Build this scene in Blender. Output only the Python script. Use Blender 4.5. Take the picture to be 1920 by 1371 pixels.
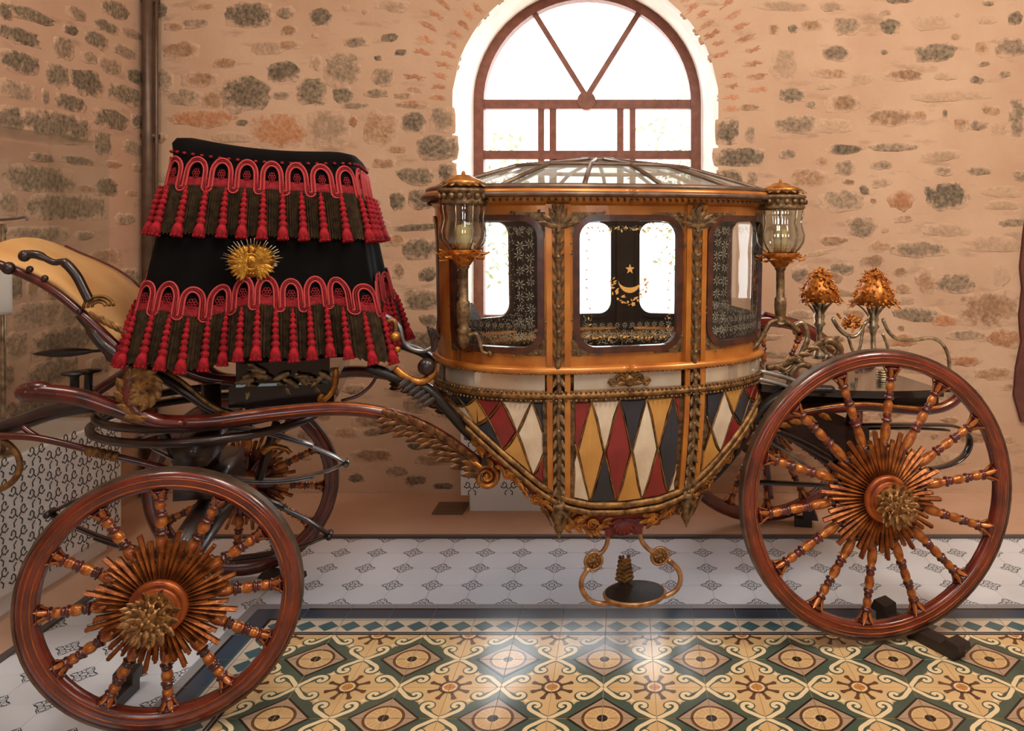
import bpy, math, random
from mathutils import Vector as V, Matrix
random.seed(7)
for o in list(bpy.data.objects): bpy.data.objects.remove(o)
SC = bpy.context.scene
COL = SC.collection
PI = math.pi
# ---------------------------------------------------------------- camera
FPX, VPX, VPY, CAMH = 1500.0, 1165.0, 425.0, 1.8      # focal length and horizon point in pixels of 1920x1371
cam = bpy.data.cameras.new('camera'); camo = bpy.data.objects.new('camera', cam); COL.objects.link(camo)
camo.location = (0, 0, CAMH); camo.rotation_euler = (PI/2, 0, 0)
cam.sensor_width = 36; cam.lens = FPX/1920*36
cam.shift_x = (960-VPX)/1920; cam.shift_y = (VPY-685.5)/1920
cam.clip_start = .05
SC.camera = camo
# ---------------------------------------------------------------- world (bright overcast day outside), unseen ceiling lights added to light the hall
w = bpy.data.worlds.new('world'); SC.world = w; w.use_nodes = True
bg = w.node_tree.nodes['Background']; bg.inputs[0].default_value = (.93, .97, 1, 1); bg.inputs[1].default_value = 6.5
def area(name, loc, size, power, color, target=None, sy=None):
    l = bpy.data.lights.new(name, 'AREA'); l.energy = power; l.color = color; l.size = size
    if sy: l.shape = 'RECTANGLE'; l.size_y = sy
    o = bpy.data.objects.new(name, l); COL.objects.link(o); o.location = loc
    t = V(target) if target else V(loc)-V((0, 0, 1))
    o.rotation_euler = (t-V(loc)).to_track_quat('-Z', 'Y').to_euler()
    return o
WARM = (1, .90, .78)
area('added_ceiling_light', (2.7, 2.0, 4.4), .8, 128, WARM, (1.6, 5.2, 1.2), 1.6)
area('added_ceiling_light', (.2, 1.6, 4.4), .8, 88, WARM, (.0, 5.2, 1.2), 1.6)
area('added_ceiling_light', (-2.2, 1.9, 4.4), .7, 38, WARM, (-2.2, 5.0, 1.2), 1.2)
area('added_ceiling_light', (1.2, -1.4, 4.2), 1.0, 26, (1, .92, .82), (.3, 3.0, 1.0), 1.6)  # unseen fill light added on the visitor's side
SC.view_settings.view_transform = 'Standard'; SC.view_settings.look = 'None'
SC.view_settings.gamma = 1; SC.view_settings.use_curve_mapping = False
SC.view_settings.exposure = 0.0
SC.display_settings.display_device = 'sRGB'
# ---------------------------------------------------------------- materials
def lin(c):
    return tuple((x/12.92 if x <= .04045 else ((x+.055)/1.055)**2.4) for x in [k/255 for k in c])
MATS = {}
def mat(name, rgb, rough=.5, metal=0., rgb2=None, scale=12, bump=0., bscale=60, coat=0., sheen=0., detail=4, lo=.35, hi=.65, spec=.5, coord='Object', rnd=0.):
    m = bpy.data.materials.new(name); m.use_nodes = True; nt = m.node_tree; N = nt.nodes; L = nt.links
    b = N['Principled BSDF']
    b.inputs['Roughness'].default_value = rough; b.inputs['Metallic'].default_value = metal
    b.inputs['Coat Weight'].default_value = coat; b.inputs['Coat Roughness'].default_value = .12
    b.inputs['Sheen Weight'].default_value = sheen
    b.inputs['Specular IOR Level'].default_value = spec
    c1 = lin(rgb)+(1,); b.inputs['Base Color'].default_value = c1
    tc = N.new('ShaderNodeTexCoord') if coord != 'Position' else N.new('ShaderNodeNewGeometry')
    co = tc.outputs[coord]
    if rgb2 or rnd:
        nz = N.new('ShaderNodeTexNoise'); nz.inputs['Scale'].default_value = scale; nz.inputs['Detail'].default_value = detail
        L.new(co, nz.inputs['Vector'])
        r = N.new('ShaderNodeValToRGB'); r.color_ramp.elements[0].position = lo; r.color_ramp.elements[1].position = hi
        r.color_ramp.elements[0].color = c1; r.color_ramp.elements[1].color = lin(rgb2 or rgb)+(1,)
        L.new(nz.outputs['Fac'], r.inputs[0])
        out = r.outputs[0]
        if rnd:
            oi = N.new('ShaderNodeObjectInfo'); mr = N.new('ShaderNodeMapRange'); mr.inputs[3].default_value = 1-rnd; mr.inputs[4].default_value = 1+rnd
            L.new(oi.outputs['Random'], mr.inputs[0])
            hs = N.new('ShaderNodeHueSaturation'); L.new(mr.outputs[0], hs.inputs['Value']); L.new(out, hs.inputs['Color']); out = hs.outputs[0]
        L.new(out, b.inputs['Base Color'])
    if bump:
        n2 = N.new('ShaderNodeTexNoise'); n2.inputs['Scale'].default_value = bscale; n2.inputs['Detail'].default_value = 4
        L.new(co, n2.inputs['Vector'])
        bp = N.new('ShaderNodeBump'); bp.inputs['Strength'].default_value = bump; bp.inputs['Distance'].default_value = .01
        L.new(n2.outputs['Fac'], bp.inputs['Height']); L.new(bp.outputs[0], b.inputs['Normal'])
    MATS[name] = m
    return m
def glass(name, tint=(1, 1, 1), gloss=.12, rough=.02, frost=None):
    m = bpy.data.materials.new(name); m.use_nodes = True; nt = m.node_tree; N = nt.nodes; L = nt.links
    N.remove(N['Principled BSDF']); out = N['Material Output']
    t = N.new('ShaderNodeBsdfTransparent'); t.inputs[0].default_value = tint+(1,)
    g = N.new('ShaderNodeBsdfGlossy'); g.inputs['Roughness'].default_value = rough
    lw = N.new('ShaderNodeLayerWeight'); pw = N.new('ShaderNodeMath'); pw.operation = 'POWER'; pw.inputs[1].default_value = 5
    L.new(lw.outputs['Facing'], pw.inputs[0])
    mth = N.new('ShaderNodeMath'); mth.operation = 'MULTIPLY_ADD'; mth.inputs[1].default_value = .9-gloss; mth.inputs[2].default_value = gloss; mth.use_clamp = True
    L.new(pw.outputs[0], mth.inputs[0])
    mx = N.new('ShaderNodeMixShader'); L.new(mth.outputs[0], mx.inputs[0]); L.new(t.outputs[0], mx.inputs[1]); L.new(g.outputs[0], mx.inputs[2])
    last = mx.outputs[0]
    if frost:
        d = N.new('ShaderNodeBsdfDiffuse'); d.inputs[0].default_value = frost[1]+(1,)
        m2 = N.new('ShaderNodeMixShader'); m2.inputs[0].default_value = frost[0]
        L.new(last, m2.inputs[1]); L.new(d.outputs[0], m2.inputs[2]); last = m2.outputs[0]
    L.new(last, out.inputs[0]); MATS[name] = m
    return m
# the hall
def mortar_mat(name, a, b, c):
    m = mat(name, a, .92, rgb2=b, scale=1.3, bump=.5, bscale=11, coord='Position', detail=9, lo=.38, hi=.66)
    nt = m.node_tree; N = nt.nodes; L = nt.links; bs = N['Principled BSDF']; src = bs.inputs['Base Color'].links[0].from_socket
    geo = [n for n in N if n.bl_idname == 'ShaderNodeNewGeometry'][0]
    mp = N.new('ShaderNodeMapping'); mp.inputs['Scale'].default_value = (3.2, 3.2, 11); L.new(geo.outputs['Position'], mp.inputs[0])
    nz = N.new('ShaderNodeTexNoise'); nz.inputs['Scale'].default_value = 1; nz.inputs['Detail'].default_value = 8; nz.inputs['Roughness'].default_value = .6; L.new(mp.outputs[0], nz.inputs['Vector'])
    mr = N.new('ShaderNodeMapRange'); mr.inputs[1].default_value = .57; mr.inputs[2].default_value = .74; mr.inputs[4].default_value = .75; L.new(nz.outputs['Fac'], mr.inputs[0])
    mx = N.new('ShaderNodeMix'); mx.data_type = 'RGBA'; L.new(mr.outputs[0], mx.inputs['Factor']); L.new(src, mx.inputs['A']); mx.inputs['B'].default_value = lin(c)+(1,)
    L.new(mx.outputs['Result'], bs.inputs['Base Color'])
mortar_mat('mortar', (200, 166, 138), (186, 149, 121), (142, 112, 90))
mortar_mat('mortar_left', (194, 159, 133), (182, 143, 118), (138, 110, 90))
def stone_mat(name, a, b, mort=(195, 160, 132), amt=.5, scale=26):
    m = mat(name, a, .92, rgb2=b, scale=scale*1.6, bump=.8, bscale=40, coord='Position', detail=10, rnd=.2, lo=.30, hi=.70)
    nt = m.node_tree; N = nt.nodes; L = nt.links; bs = N['Principled BSDF']
    src = bs.inputs['Base Color'].links[0].from_socket
    geo = [n for n in N if n.bl_idname == 'ShaderNodeNewGeometry'][0]
    nz = N.new('ShaderNodeTexNoise'); nz.inputs['Scale'].default_value = 16; nz.inputs['Detail'].default_value = 9; nz.inputs['Roughness'].default_value = .72
    L.new(geo.outputs['Position'], nz.inputs['Vector'])
    tc = N.new('ShaderNodeTexCoord'); ln = N.new('ShaderNodeVectorMath'); ln.operation = 'LENGTH'; 
    mp = N.new('ShaderNodeVectorMath'); mp.operation = 'MULTIPLY'; mp.inputs[1].default_value = (1, 0, 1)
    L.new(tc.outputs['Object'], mp.inputs[0]); L.new(mp.outputs[0], ln.inputs[0])
    mr = N.new('ShaderNodeMapRange'); mr.inputs[1].default_value = .5; mr.inputs[2].default_value = 1.25; mr.inputs[3].default_value = -.06; mr.inputs[4].default_value = .26
    L.new(ln.outputs['Value'], mr.inputs[0])
    ad = N.new('ShaderNodeMath'); L.new(nz.outputs['Fac'], ad.inputs[0]); L.new(mr.outputs[0], ad.inputs[1])
    rp = N.new('ShaderNodeMapRange'); rp.inputs[1].default_value = .56-amt*.16; rp.inputs[2].default_value = .72-amt*.12; rp.clamp = True
    L.new(ad.outputs[0], rp.inputs[0])
    mx = N.new('ShaderNodeMix'); mx.data_type = 'RGBA'; L.new(rp.outputs[0], mx.inputs['Factor'])
    L.new(src, mx.inputs['A']); mx.inputs['B'].default_value = lin(mort)+(1,)
    L.new(mx.outputs['Result'], bs.inputs['Base Color'])
    return m
stone_mat('stone_grey', (112, 96, 80), (170, 142, 114), amt=.5)
stone_mat('stone_dark', (84, 74, 62), (152, 130, 104), amt=.25)
stone_mat('stone_brown', (134, 102, 78), (178, 138, 104), amt=.75)
stone_mat('stone_orange', (160, 106, 72), (188, 136, 98), amt=.6)
stone_mat('stone_pale', (158, 132, 108), (184, 150, 120), amt=.85)
stone_mat('brick_red', (166, 108, 80), (188, 138, 104), amt=.8)
mat('whitewash', (250, 249, 245), .85, rgb2=(240, 236, 228), scale=5, bump=.3, bscale=18, coord='Position')
mat('plaster', (214, 196, 176), .9, rgb2=(206, 186, 164), scale=1.2)
mat('screed', (208, 172, 146), .55, rgb2=(198, 160, 134), scale=3, bump=.05, coord='Position')
mat('edge_strip', (92, 82, 78), .45)
mat('grout', (196, 188, 176), .85)
mat('tile_white', (234, 240, 250), .16, rgb2=(226, 232, 242), scale=2.5, coord='Position', spec=.5)
mat('tile_ink', (70, 74, 80), .2)
mat('tile_cream', (222, 188, 138), .18, rgb2=(212, 176, 124), scale=5, coord='Position')
mat('tile_scroll', (236, 214, 172), .18)
mat('tile_green', (82, 94, 78), .18, rgb2=(70, 84, 74), scale=6, coord='Position')
mat('tile_taupe', (176, 148, 122), .18)
mat('tile_brown', (98, 68, 48), .18)
mat('tile_black', (44, 38, 34), .18)
mat('tile_petal', (206, 168, 120), .18)
mat('tile_orange', (206, 134, 66), .18)
mat('tile_blue', (66, 80, 98), .16)
mat('tile_teal', (72, 104, 110), .16)
mat('tile_bluegrey', (150, 152, 158), .16)
mat('tile_bone', (216, 200, 178), .16)
mat('window_wood', (128, 72, 50), .5, rgb2=(104, 56, 38), scale=20)
glass('window_glass', gloss=.05)
mat('conduit', (104, 82, 66), .4, metal=.3, rgb2=(84, 64, 52))
mat('case_white', (226, 222, 216), .5)
mat('case_ink', (58, 54, 54), .6)
glass('case_glass', tint=(.95, .965, .965), gloss=.03)
mat('maroon_cloth', (104, 56, 44), .8, rgb2=(84, 44, 36))
mat('hatch_metal', (112, 88, 70), .6)
# the carriage
mat('gold_panel', (202, 132, 56), .34, rgb2=(164, 92, 34), scale=6, metal=.35, coat=.25, detail=7)
mat('gold_leaf', (198, 132, 58), .35, rgb2=(120, 70, 30), scale=26, metal=.65, bump=.2, bscale=50)
mat('gold_dull', (152, 110, 60), .45, rgb2=(88, 60, 34), scale=34, metal=.6, bump=.3, bscale=70)
mat('bronze_carving', (142, 112, 76), .42, rgb2=(76, 56, 38), scale=40, metal=.55, bump=.3, bscale=80)
mat('silver', (196, 180, 152), .3, rgb2=(128, 108, 82), scale=30, metal=.85)
mat('red_wood', (98, 28, 17), .28, rgb2=(58, 18, 13), scale=14, coat=.5, bump=.06)
mat('rim_paint', (118, 42, 22), .27, rgb2=(78, 26, 17), scale=9, coat=.6, bump=.08, bscale=40)
mat('rim_line', (176, 92, 36), .35, metal=.4, rgb2=(130, 60, 28), scale=20)
mat('iron_tyre', (112, 92, 74), .5, metal=.6, rgb2=(80, 62, 50))
mat('dark_wood', (46, 22, 15), .4, rgb2=(27, 14, 11), scale=16, coat=.3)
mat('black_leather', (30, 22, 19), .42, rgb2=(20, 15, 13), bump=.15, bscale=120)
mat('black_lacquer', (38, 30, 28), .12, coat=.6)
mat('steel_blue', (168, 166, 166), .3, metal=.7, rgb2=(120, 116, 114), scale=10)
mat('frame_wood', (82, 40, 22), .35, rgb2=(52, 26, 16), scale=24, coat=.3)
mat('mirror_strip', (236, 226, 212), .10, metal=.55, rgb2=(206, 186, 160), scale=4)
mat('dia_red', (142, 36, 34), .3, rgb2=(118, 28, 30), scale=6, coat=.2)
mat('dia_navy', (44, 46, 58), .3, rgb2=(34, 36, 46), scale=6, coat=.2)
mat('dia_ivory', (226, 208, 182), .25, rgb2=(200, 178, 152), scale=9, coat=.2)
mat('dia_ochre', (204, 152, 78), .3, rgb2=(182, 128, 62), scale=7, coat=.2)
mat('skirt_red', (112, 24, 16), .5, rgb2=(84, 18, 13))
glass('coach_glass', tint=(.93, .95, .94), gloss=.07)
glass('roof_glass', tint=(.72, .74, .70), gloss=.25, rough=.05, frost=(.22, (.55, .56, .50)))
glass('lamp_glass', tint=(.80, .83, .77), gloss=.24, rough=.04)
glass('etching', tint=(.7, .66, .56), gloss=.03, rough=.4, frost=(.55, (.40, .36, .27)))
mat('etch_gold', (214, 160, 84), .45, metal=.2)
mat('candle', (240, 214, 150), .5)
mat('lead_bar', (122, 100, 84), .4, metal=.5, rgb2=(88, 66, 54))
mat('upholstery', (58, 44, 36), .8, rgb2=(44, 34, 30), scale=8)
mat('velvet_black', (16, 13, 13), .95, rgb2=(11, 9, 9), spec=.08)
mat('fringe', (66, 50, 32), .9, rgb2=(40, 29, 18), scale=40, spec=.15)
mat('tassel_red', (168, 20, 34), .7, rgb2=(120, 12, 24), scale=60, spec=.25, bump=.6, bscale=260)
mat('braid_red', (146, 30, 38), .75, rgb2=(112, 20, 28), scale=60, spec=.2, bump=.3, bscale=300)
mat('braid_pink', (176, 66, 66), .7, spec=.2)
mat('emblem_gold', (206, 150, 56), .3, metal=.85, rgb2=(150, 98, 34), scale=40, bump=.3, bscale=120)
mat('footboard_cream', (214, 170, 112), .45, rgb2=(198, 146, 88), scale=4)
mat('stand_wood', (52, 40, 36), .5, rgb2=(40, 30, 27))
mat('flower_gold', (206, 128, 44), .4, metal=.5, rgb2=(140, 76, 28), scale=60)
# ---------------------------------------------------------------- mesh builder
class MB:
    def __init__(s): s.v = []; s.f = []; s.m = []
    def add(s, vs, fs, mi=0):
        b = len(s.v); s.v += [V(p) for p in vs]
        for f in fs: s.f.append([i+b for i in f]); s.m.append(mi)
    def box(s, c, d, rz=0, mi=0, rot=None):
        R = rot or Matrix.Rotation(rz, 3, 'Z'); c = V(c)
        vs = [c+R@V((x*d[0]/2, y*d[1]/2, z*d[2]/2)) for x in (-1, 1) for y in (-1, 1) for z in (-1, 1)]
        s.add(vs, [(0, 1, 3, 2), (4, 6, 7, 5), (0, 4, 5, 1), (2, 3, 7, 6), (0, 2, 6, 4), (1, 5, 7, 3)], mi)
    def tube(s, path, r, n=8, closed=False, mi=0, ref=None, ab=None, caps=True):
        P = [V(p) for p in path]; k = len(P)
        if k < 2: return
        rs = r if isinstance(r, (list, tuple)) else [r]*k
        T = []
        for i in range(k):
            a = P[(i-1) % k] if closed else P[max(i-1, 0)]; b = P[(i+1) % k] if closed else P[min(i+1, k-1)]
            t = b-a; T.append(t.normalized() if t.length > 1e-9 else V((0, 0, 1)))
        up = V((0, 0, 1)) if abs(T[0].z) < .9 else V((1, 0, 0))
        nrm = (up-T[0]*up.dot(T[0])).normalized()
        rings = []
        for i in range(k):
            t = T[i]
            if ref is not None:
                rr = V(ref); a = (rr-t*rr.dot(t)); a = a.normalized() if a.length > 1e-6 else nrm
                bb = t.cross(a)
            else:
                nrm = nrm-t*nrm.dot(t); nrm.normalize(); a = nrm; bb = t.cross(a)
            ka, kb = ab or (1, 1)
            rings.append([P[i]+a*(math.cos(2*PI*j/n)*rs[i]*ka)+bb*(math.sin(2*PI*j/n)*rs[i]*kb) for j in range(n)])
        vs = [p for g in rings for p in g]; fs = []
        for i in range(k if closed else k-1):
            for j in range(n):
                a, b = i*n+j, i*n+(j+1) % n; c, d = ((i+1) % k)*n+(j+1) % n, ((i+1) % k)*n+j
                fs.append((a, b, c, d))
        if caps and not closed:
            fs.append(tuple(range(n-1, -1, -1))); fs.append(tuple((k-1)*n+j for j in range(n)))
        s.add(vs, fs, mi)
    def lathe(s, prof, n=16, M=None, mi=0, lobes=0, lamp=0.):
        M = M or Matrix.Identity(4); vs = []; fs = []; k = len(prof)
        for (r, z) in prof:
            for j in range(n):
                a = 2*PI*j/n; q = r*(1+lamp*abs(math.cos(a*lobes/2))-lamp) if lobes else r
                vs.append(M@V((q*math.cos(a), q*math.sin(a), z)))
        b = len(s.v); s.v += vs
        for i in range(k-1):
            m_ = mi[i] if isinstance(mi, (list, tuple)) else mi
            for j in range(n):
                s.f.append([b+i*n+j, b+i*n+(j+1) % n, b+(i+1)*n+(j+1) % n, b+(i+1)*n+j]); s.m.append(m_)
    def ball(s, c, r, nu=8, nv=6, mi=0, M=None):
        r = r if isinstance(r, (list, tuple)) else (r, r, r); c = V(c); M = M or Matrix.Identity(3)
        vs = []; fs = []
        for i in range(nv+1):
            ph = PI*i/nv
            for j in range(nu):
                th = 2*PI*j/nu
                vs.append(c+M@V((r[0]*math.sin(ph)*math.cos(th), r[1]*math.sin(ph)*math.sin(th), r[2]*math.cos(ph))))
        for i in range(nv):
            for j in range(nu):
                fs.append((i*nu+j, (i+1)*nu+j, (i+1)*nu+(j+1) % nu, i*nu+(j+1) % nu))
        s.add(vs, fs, mi)
    def leaf(s, p, d, nrm, L, wd, curl=.3, mi=0, lobes=3, rows=7):
        p = V(p); d = V(d).normalized(); nrm = V(nrm); nrm = (nrm-d*nrm.dot(d)).normalized(); sd = d.cross(nrm)
        vs = []; fs = []
        for i in range(rows):
            t = i/(rows-1)
            wv = wd*math.sin(PI*min(1, .12+t*.88))**.7*(1-.18*abs(math.sin(t*PI*lobes)))
            c = p+d*(L*t)+nrm*(L*curl*t*t)+nrm*(.004)
            vs += [c-sd*wv/2-nrm*wd*.12, c-sd*wv/4+nrm*wd*.10, c+nrm*wd*.02, c+sd*wv/4+nrm*wd*.10, c+sd*wv/2-nrm*wd*.12]
        for i in range(rows-1):
            for j in range(4): fs.append((i*5+j, i*5+j+1, (i+1)*5+j+1, (i+1)*5+j))
        s.add(vs, fs, mi)
    def build(s, name, mats, parent=None, smooth=True, label=None, world=False, center=True, **props):
        mats = mats if isinstance(mats, (list, tuple)) else [mats]
        vs = s.v
        c = V((0, 0, 0))
        if center and vs:
            lo = V([min(p[i] for p in vs) for i in range(3)]); hi = V([max(p[i] for p in vs) for i in range(3)]); c = (lo+hi)/2
        me = bpy.data.meshes.new(name); me.from_pydata([tuple(p-c) for p in vs], [], s.f)
        for m_ in mats: me.materials.append(MATS[m_])
        if len(mats) > 1: me.polygons.foreach_set('material_index', s.m)
        if smooth: me.polygons.foreach_set('use_smooth', [True]*len(me.polygons))
        me.update(); me.validate()
        return link(name, me, parent, c, label, **props)
def link(name, me, parent=None, loc=(0, 0, 0), label=None, rot=None, scale=None, **props):
    o = bpy.data.objects.new(name, me); COL.objects.link(o); o.location = loc
    if rot is not None: o.rotation_euler = rot
    if scale is not None: o.scale = scale
    if parent: o.parent = parent
    if label: o['label'] = label
    for k_, v_ in props.items(): o[k_] = v_
    return o
def empty(name, loc, label=None, cat=None, group=None, rz=0, parent=None):
    o = bpy.data.objects.new(name, None); COL.objects.link(o); o.location = loc; o.rotation_euler = (0, 0, rz); o.empty_display_size = .1
    if label: o['label'] = label
    if cat: o['category'] = cat
    if group: o['group'] = group
    if parent: o.parent = parent
    return o
def tag(o, label, cat, group=None):
    o['label'] = label; o['category'] = cat
    if group: o['group'] = group
    return o
def at(px, py, d):                       # a point of the place from its picture position and its distance
    return V(((px-VPX)/FPX*d, d, CAMH-(py-VPY)/FPX*d))
def smooth_path(pts, k=4):               # Catmull-Rom through points
    P = [V(p) for p in pts]; out = []
    for i in range(len(P)-1):
        p0 = P[max(i-1, 0)]; p1 = P[i]; p2 = P[i+1]; p3 = P[min(i+2, len(P)-1)]
        for j in range(k):
            t = j/k
            out.append(.5*((2*p1)+(p2-p0)*t+(2*p0-5*p1+4*p2-p3)*t*t+(3*p1-p0-3*p2+p3)*t**3))
    out.append(P[-1]); return out

mat('leaf_green', (150, 158, 120), .8, rgb2=(120, 132, 96))
mat('bark', (110, 96, 80), .9)
mat('step_metal', (190, 146, 104), .35, metal=.6, rgb2=(140, 96, 62), scale=30)
mat('spoke_gilt', (198, 122, 52), .32, rgb2=(140, 66, 28), scale=30, metal=.45, coat=.2)
mat('ray_gilt', (184, 110, 50), .38, rgb2=(112, 56, 28), scale=24, metal=.55, bump=.25, bscale=60)
mat('ray_dark', (156, 94, 46), .42, rgb2=(86, 44, 24), scale=24, metal=.5, bump=.25, bscale=60)
mat('brown_gilt', (122, 80, 42), .4, rgb2=(66, 40, 24), scale=30, metal=.5, bump=.25, bscale=70)
mat('cap_gilt', (184, 138, 82), .38, rgb2=(104, 64, 34), scale=40, metal=.55, bump=.2, bscale=80)
# ================================================================ the hall
WALL_D, LEFT_X, FRAME_D = 5.36, -3.18, 6.05
RX, FRONT_D, CEIL = 4.6, -3.2, 4.7
# ---- back wall with the arched window opening
ACX, AR, ASP, SILL = -.2415, .8915, 2.62, .93          # opening in the wall face
ICX, IR, ISP = -.256, .853, 2.73                        # opening at the window frame
def arch_loop(cx, r, sp, sill, n=28):
    return [(cx-r, sill), (cx-r, (sill+sp)/2)]+[(cx+r*math.cos(PI-PI*i/n), sp+r*math.sin(PI-PI*i/n)) for i in range(n+1)]+[(cx+r, (sill+sp)/2), (cx+r, sill)]
lo = arch_loop(ACX, AR, ASP, SILL); li = arch_loop(ICX, IR, ISP, SILL+.12)
random.seed(3)
lo = [(x+(0 if i in (0, len(lo)-1) else random.uniform(-.004, .004)), z+random.uniform(-.006, .006)) for i, (x, z) in enumerate(lo)]
b = MB(); X0, X1 = LEFT_X, RX
lo[0] = (ACX-AR, SILL); lo[-1] = (ACX+AR, SILL)
def wpoly(*pts): b.add([(x, WALL_D, z) for x, z in pts], [tuple(range(len(pts)))])
wpoly((X0, -.05), (X1, -.05), (X1, SILL), (lo[-1][0], SILL), (lo[0][0], SILL), (X0, SILL))
wpoly((X0, SILL), lo[0], lo[1], lo[2], (lo[2][0], CEIL), (X0, CEIL))
wpoly((X1, SILL), (X1, CEIL), (lo[-3][0], CEIL), lo[-3], lo[-2], lo[-1])
for i in range(2, len(lo)-3): wpoly(lo[i], lo[i+1], (lo[i+1][0], CEIL), (lo[i][0], CEIL))
wall_back = b.build('wall_back', ['mortar'], smooth=False, center=False, kind='structure', label='back wall of rough stones in peach mortar')
b = MB(); n = len(lo)
b.add([(x, WALL_D, z) for x, z in lo]+[(x, FRAME_D, z) for x, z in li]+[(lo[0][0], WALL_D, SILL)], [(i, i+1, n+i+1, n+i) for i in range(n-1)]+[(n-1, 0, n, 2*n-1)])
b.build('window_reveal', 'whitewash', wall_back, smooth=False, center=False, label='whitewashed reveal of the arched window')
# outer masonry behind the frame so that no light leaks around it
b = MB()
for i in range(n-1):
    (x0, z0), (x1, z1) = li[i], li[i+1]
    k0 = (ICX+(x0-ICX)*1.6, 1.9+(z0-1.9)*1.7); k1 = (ICX+(x1-ICX)*1.6, 1.9+(z1-1.9)*1.7)
    b.add([(x0, FRAME_D+.03, z0), (k0[0], FRAME_D+.03, k0[1]), (k1[0], FRAME_D+.03, k1[1]), (x1, FRAME_D+.03, z1)], [(0, 1, 2, 3)])
b.add([(ICX-1.5, FRAME_D+.03, -.2), (ICX+1.5, FRAME_D+.03, -.2), (ICX+1.5, FRAME_D+.03, SILL+.12), (ICX-1.5, FRAME_D+.03, SILL+.12)], [(0, 1, 2, 3)])
b.build('outer_masonry', 'plaster', wall_back, smooth=False, center=False)
def plane(name, pts, m, kind='structure'):
    q = MB(); q.add(pts, [(0, 1, 2, 3)]); return q.build(name, m, smooth=False, center=False, kind=kind)
wall_left = plane('wall_left', [(LEFT_X, FRONT_D, -.05), (LEFT_X, WALL_D, -.05), (LEFT_X, WALL_D, CEIL), (LEFT_X, FRONT_D, CEIL)], 'mortar_left')
plane('wall_right', [(RX, FRONT_D, -.05), (RX, FRONT_D, CEIL), (RX, WALL_D, CEIL), (RX, WALL_D, -.05)], 'plaster')
b = MB(); FW = ((-1.7, -.6), (1.4, 2.5)); fz0, fz1 = 1.2, 3.0      # wall behind the visitor; its two unseen windows are added for front daylight
def fwp(x0, x1, z0, z1): b.add([(x0, FRONT_D, z0), (x0, FRONT_D, z1), (x1, FRONT_D, z1), (x1, FRONT_D, z0)], [(0, 1, 2, 3)])
xs_ = [LEFT_X, FW[0][0], FW[0][1], FW[1][0], FW[1][1], RX]
for i in range(5):
    if i % 2: fwp(xs_[i], xs_[i+1], -.05, fz0); fwp(xs_[i], xs_[i+1], fz1, CEIL)
    else: fwp(xs_[i], xs_[i+1], -.05, CEIL)
b.build('wall_front', 'plaster', smooth=False, center=False, kind='structure')
for k, (x0, x1) in enumerate(FW):
    wn = MB(); y_ = FRONT_D
    for (cx_, cz_, w_, h_) in ((x0+.03, (fz0+fz1)/2, .06, fz1-fz0), (x1-.03, (fz0+fz1)/2, .06, fz1-fz0), ((x0+x1)/2, (fz0+fz1)/2, .06, fz1-fz0), ((x0+x1)/2, fz0+.03, x1-x0, .06), ((x0+x1)/2, fz1-.03, x1-x0, .06), ((x0+x1)/2, fz0+1.1, x1-x0, .06)): wn.box((cx_, y_, cz_), (w_, .06, h_))
    wn.build('window_%d' % (k+2), 'window_wood', smooth=False, kind='structure')  # frames of the added windows, never in view, that let daylight in
plane('ceiling', [(LEFT_X, FRONT_D, CEIL), (LEFT_X, WALL_D, CEIL), (RX, WALL_D, CEIL), (RX, FRONT_D, CEIL)], 'plaster')
# ---- stones: a few shared shapes, placed one by one
random.seed(11)
def stone_mesh(k, rect):
    m = 18; vs = []; fs = []
    rad = []; e0 = random.uniform(2.2, 4.5); sk = 0 if rect else random.uniform(0, .18); sa = random.random()*6.28
    for j in range(m):
        a = 2*PI*j/m
        e = 6.5 if rect else e0
        r = (abs(math.cos(a))**e+abs(math.sin(a))**e)**(-1/e)*(1+sk*math.cos(a+sa))
        rad.append(r*(1+random.uniform(-.05, .05)) if rect else r*(1+random.uniform(-.17, .13)))
    for q, (f, h) in enumerate(((1.10, .010), (1.0, .0012), (.86, -.0025), (.5, -.005))):
        for j in range(m):
            a = 2*PI*j/m
            vs.append((rad[j]*f*math.cos(a), h+random.uniform(-.002, .0025)*(q > 0), rad[j]*f*math.sin(a)))
    vs.append((0, -.006, 0))
    for q in range(3):
        for j in range(m): fs.append((q*m+j, q*m+(j+1) % m, (q+1)*m+(j+1) % m, (q+1)*m+j))
    for j in range(m): fs.append((3*m+j, 3*m+(j+1) % m, 4*m))
    me = bpy.data.meshes.new('stone'); me.from_pydata(vs, [], fs); me.polygons.foreach_set('use_smooth', [True]*len(me.polygons))
    return me
SMESH = {}
for mk in 'stone_grey stone_dark stone_brown stone_orange stone_pale brick_red'.split():
    for rect in (0, 1):
        for k in range(6):
            me = stone_mesh(k, rect); me.materials.append(MATS[mk]); SMESH[(mk, rect, k)] = me
KM = {'g': 'stone_grey', 'd': 'stone_dark', 'b': 'stone_brown', 'o': 'stone_orange', 'p': 'stone_pale', 'r': 'brick_red'}
def stone(parent, x, y, z, hw, hh, kind, rect, left=False, tilt=0, name='stone'):
    me = SMESH[(KM[kind], rect, random.randrange(6))]
    fl = random.choice((-1, 1)) if not rect else 1
    link(name, me, parent, (x, y, z), rot=(0, tilt, PI/2 if left else 0), scale=(hw*1.15*fl, 1, hh*1.17))
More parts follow.
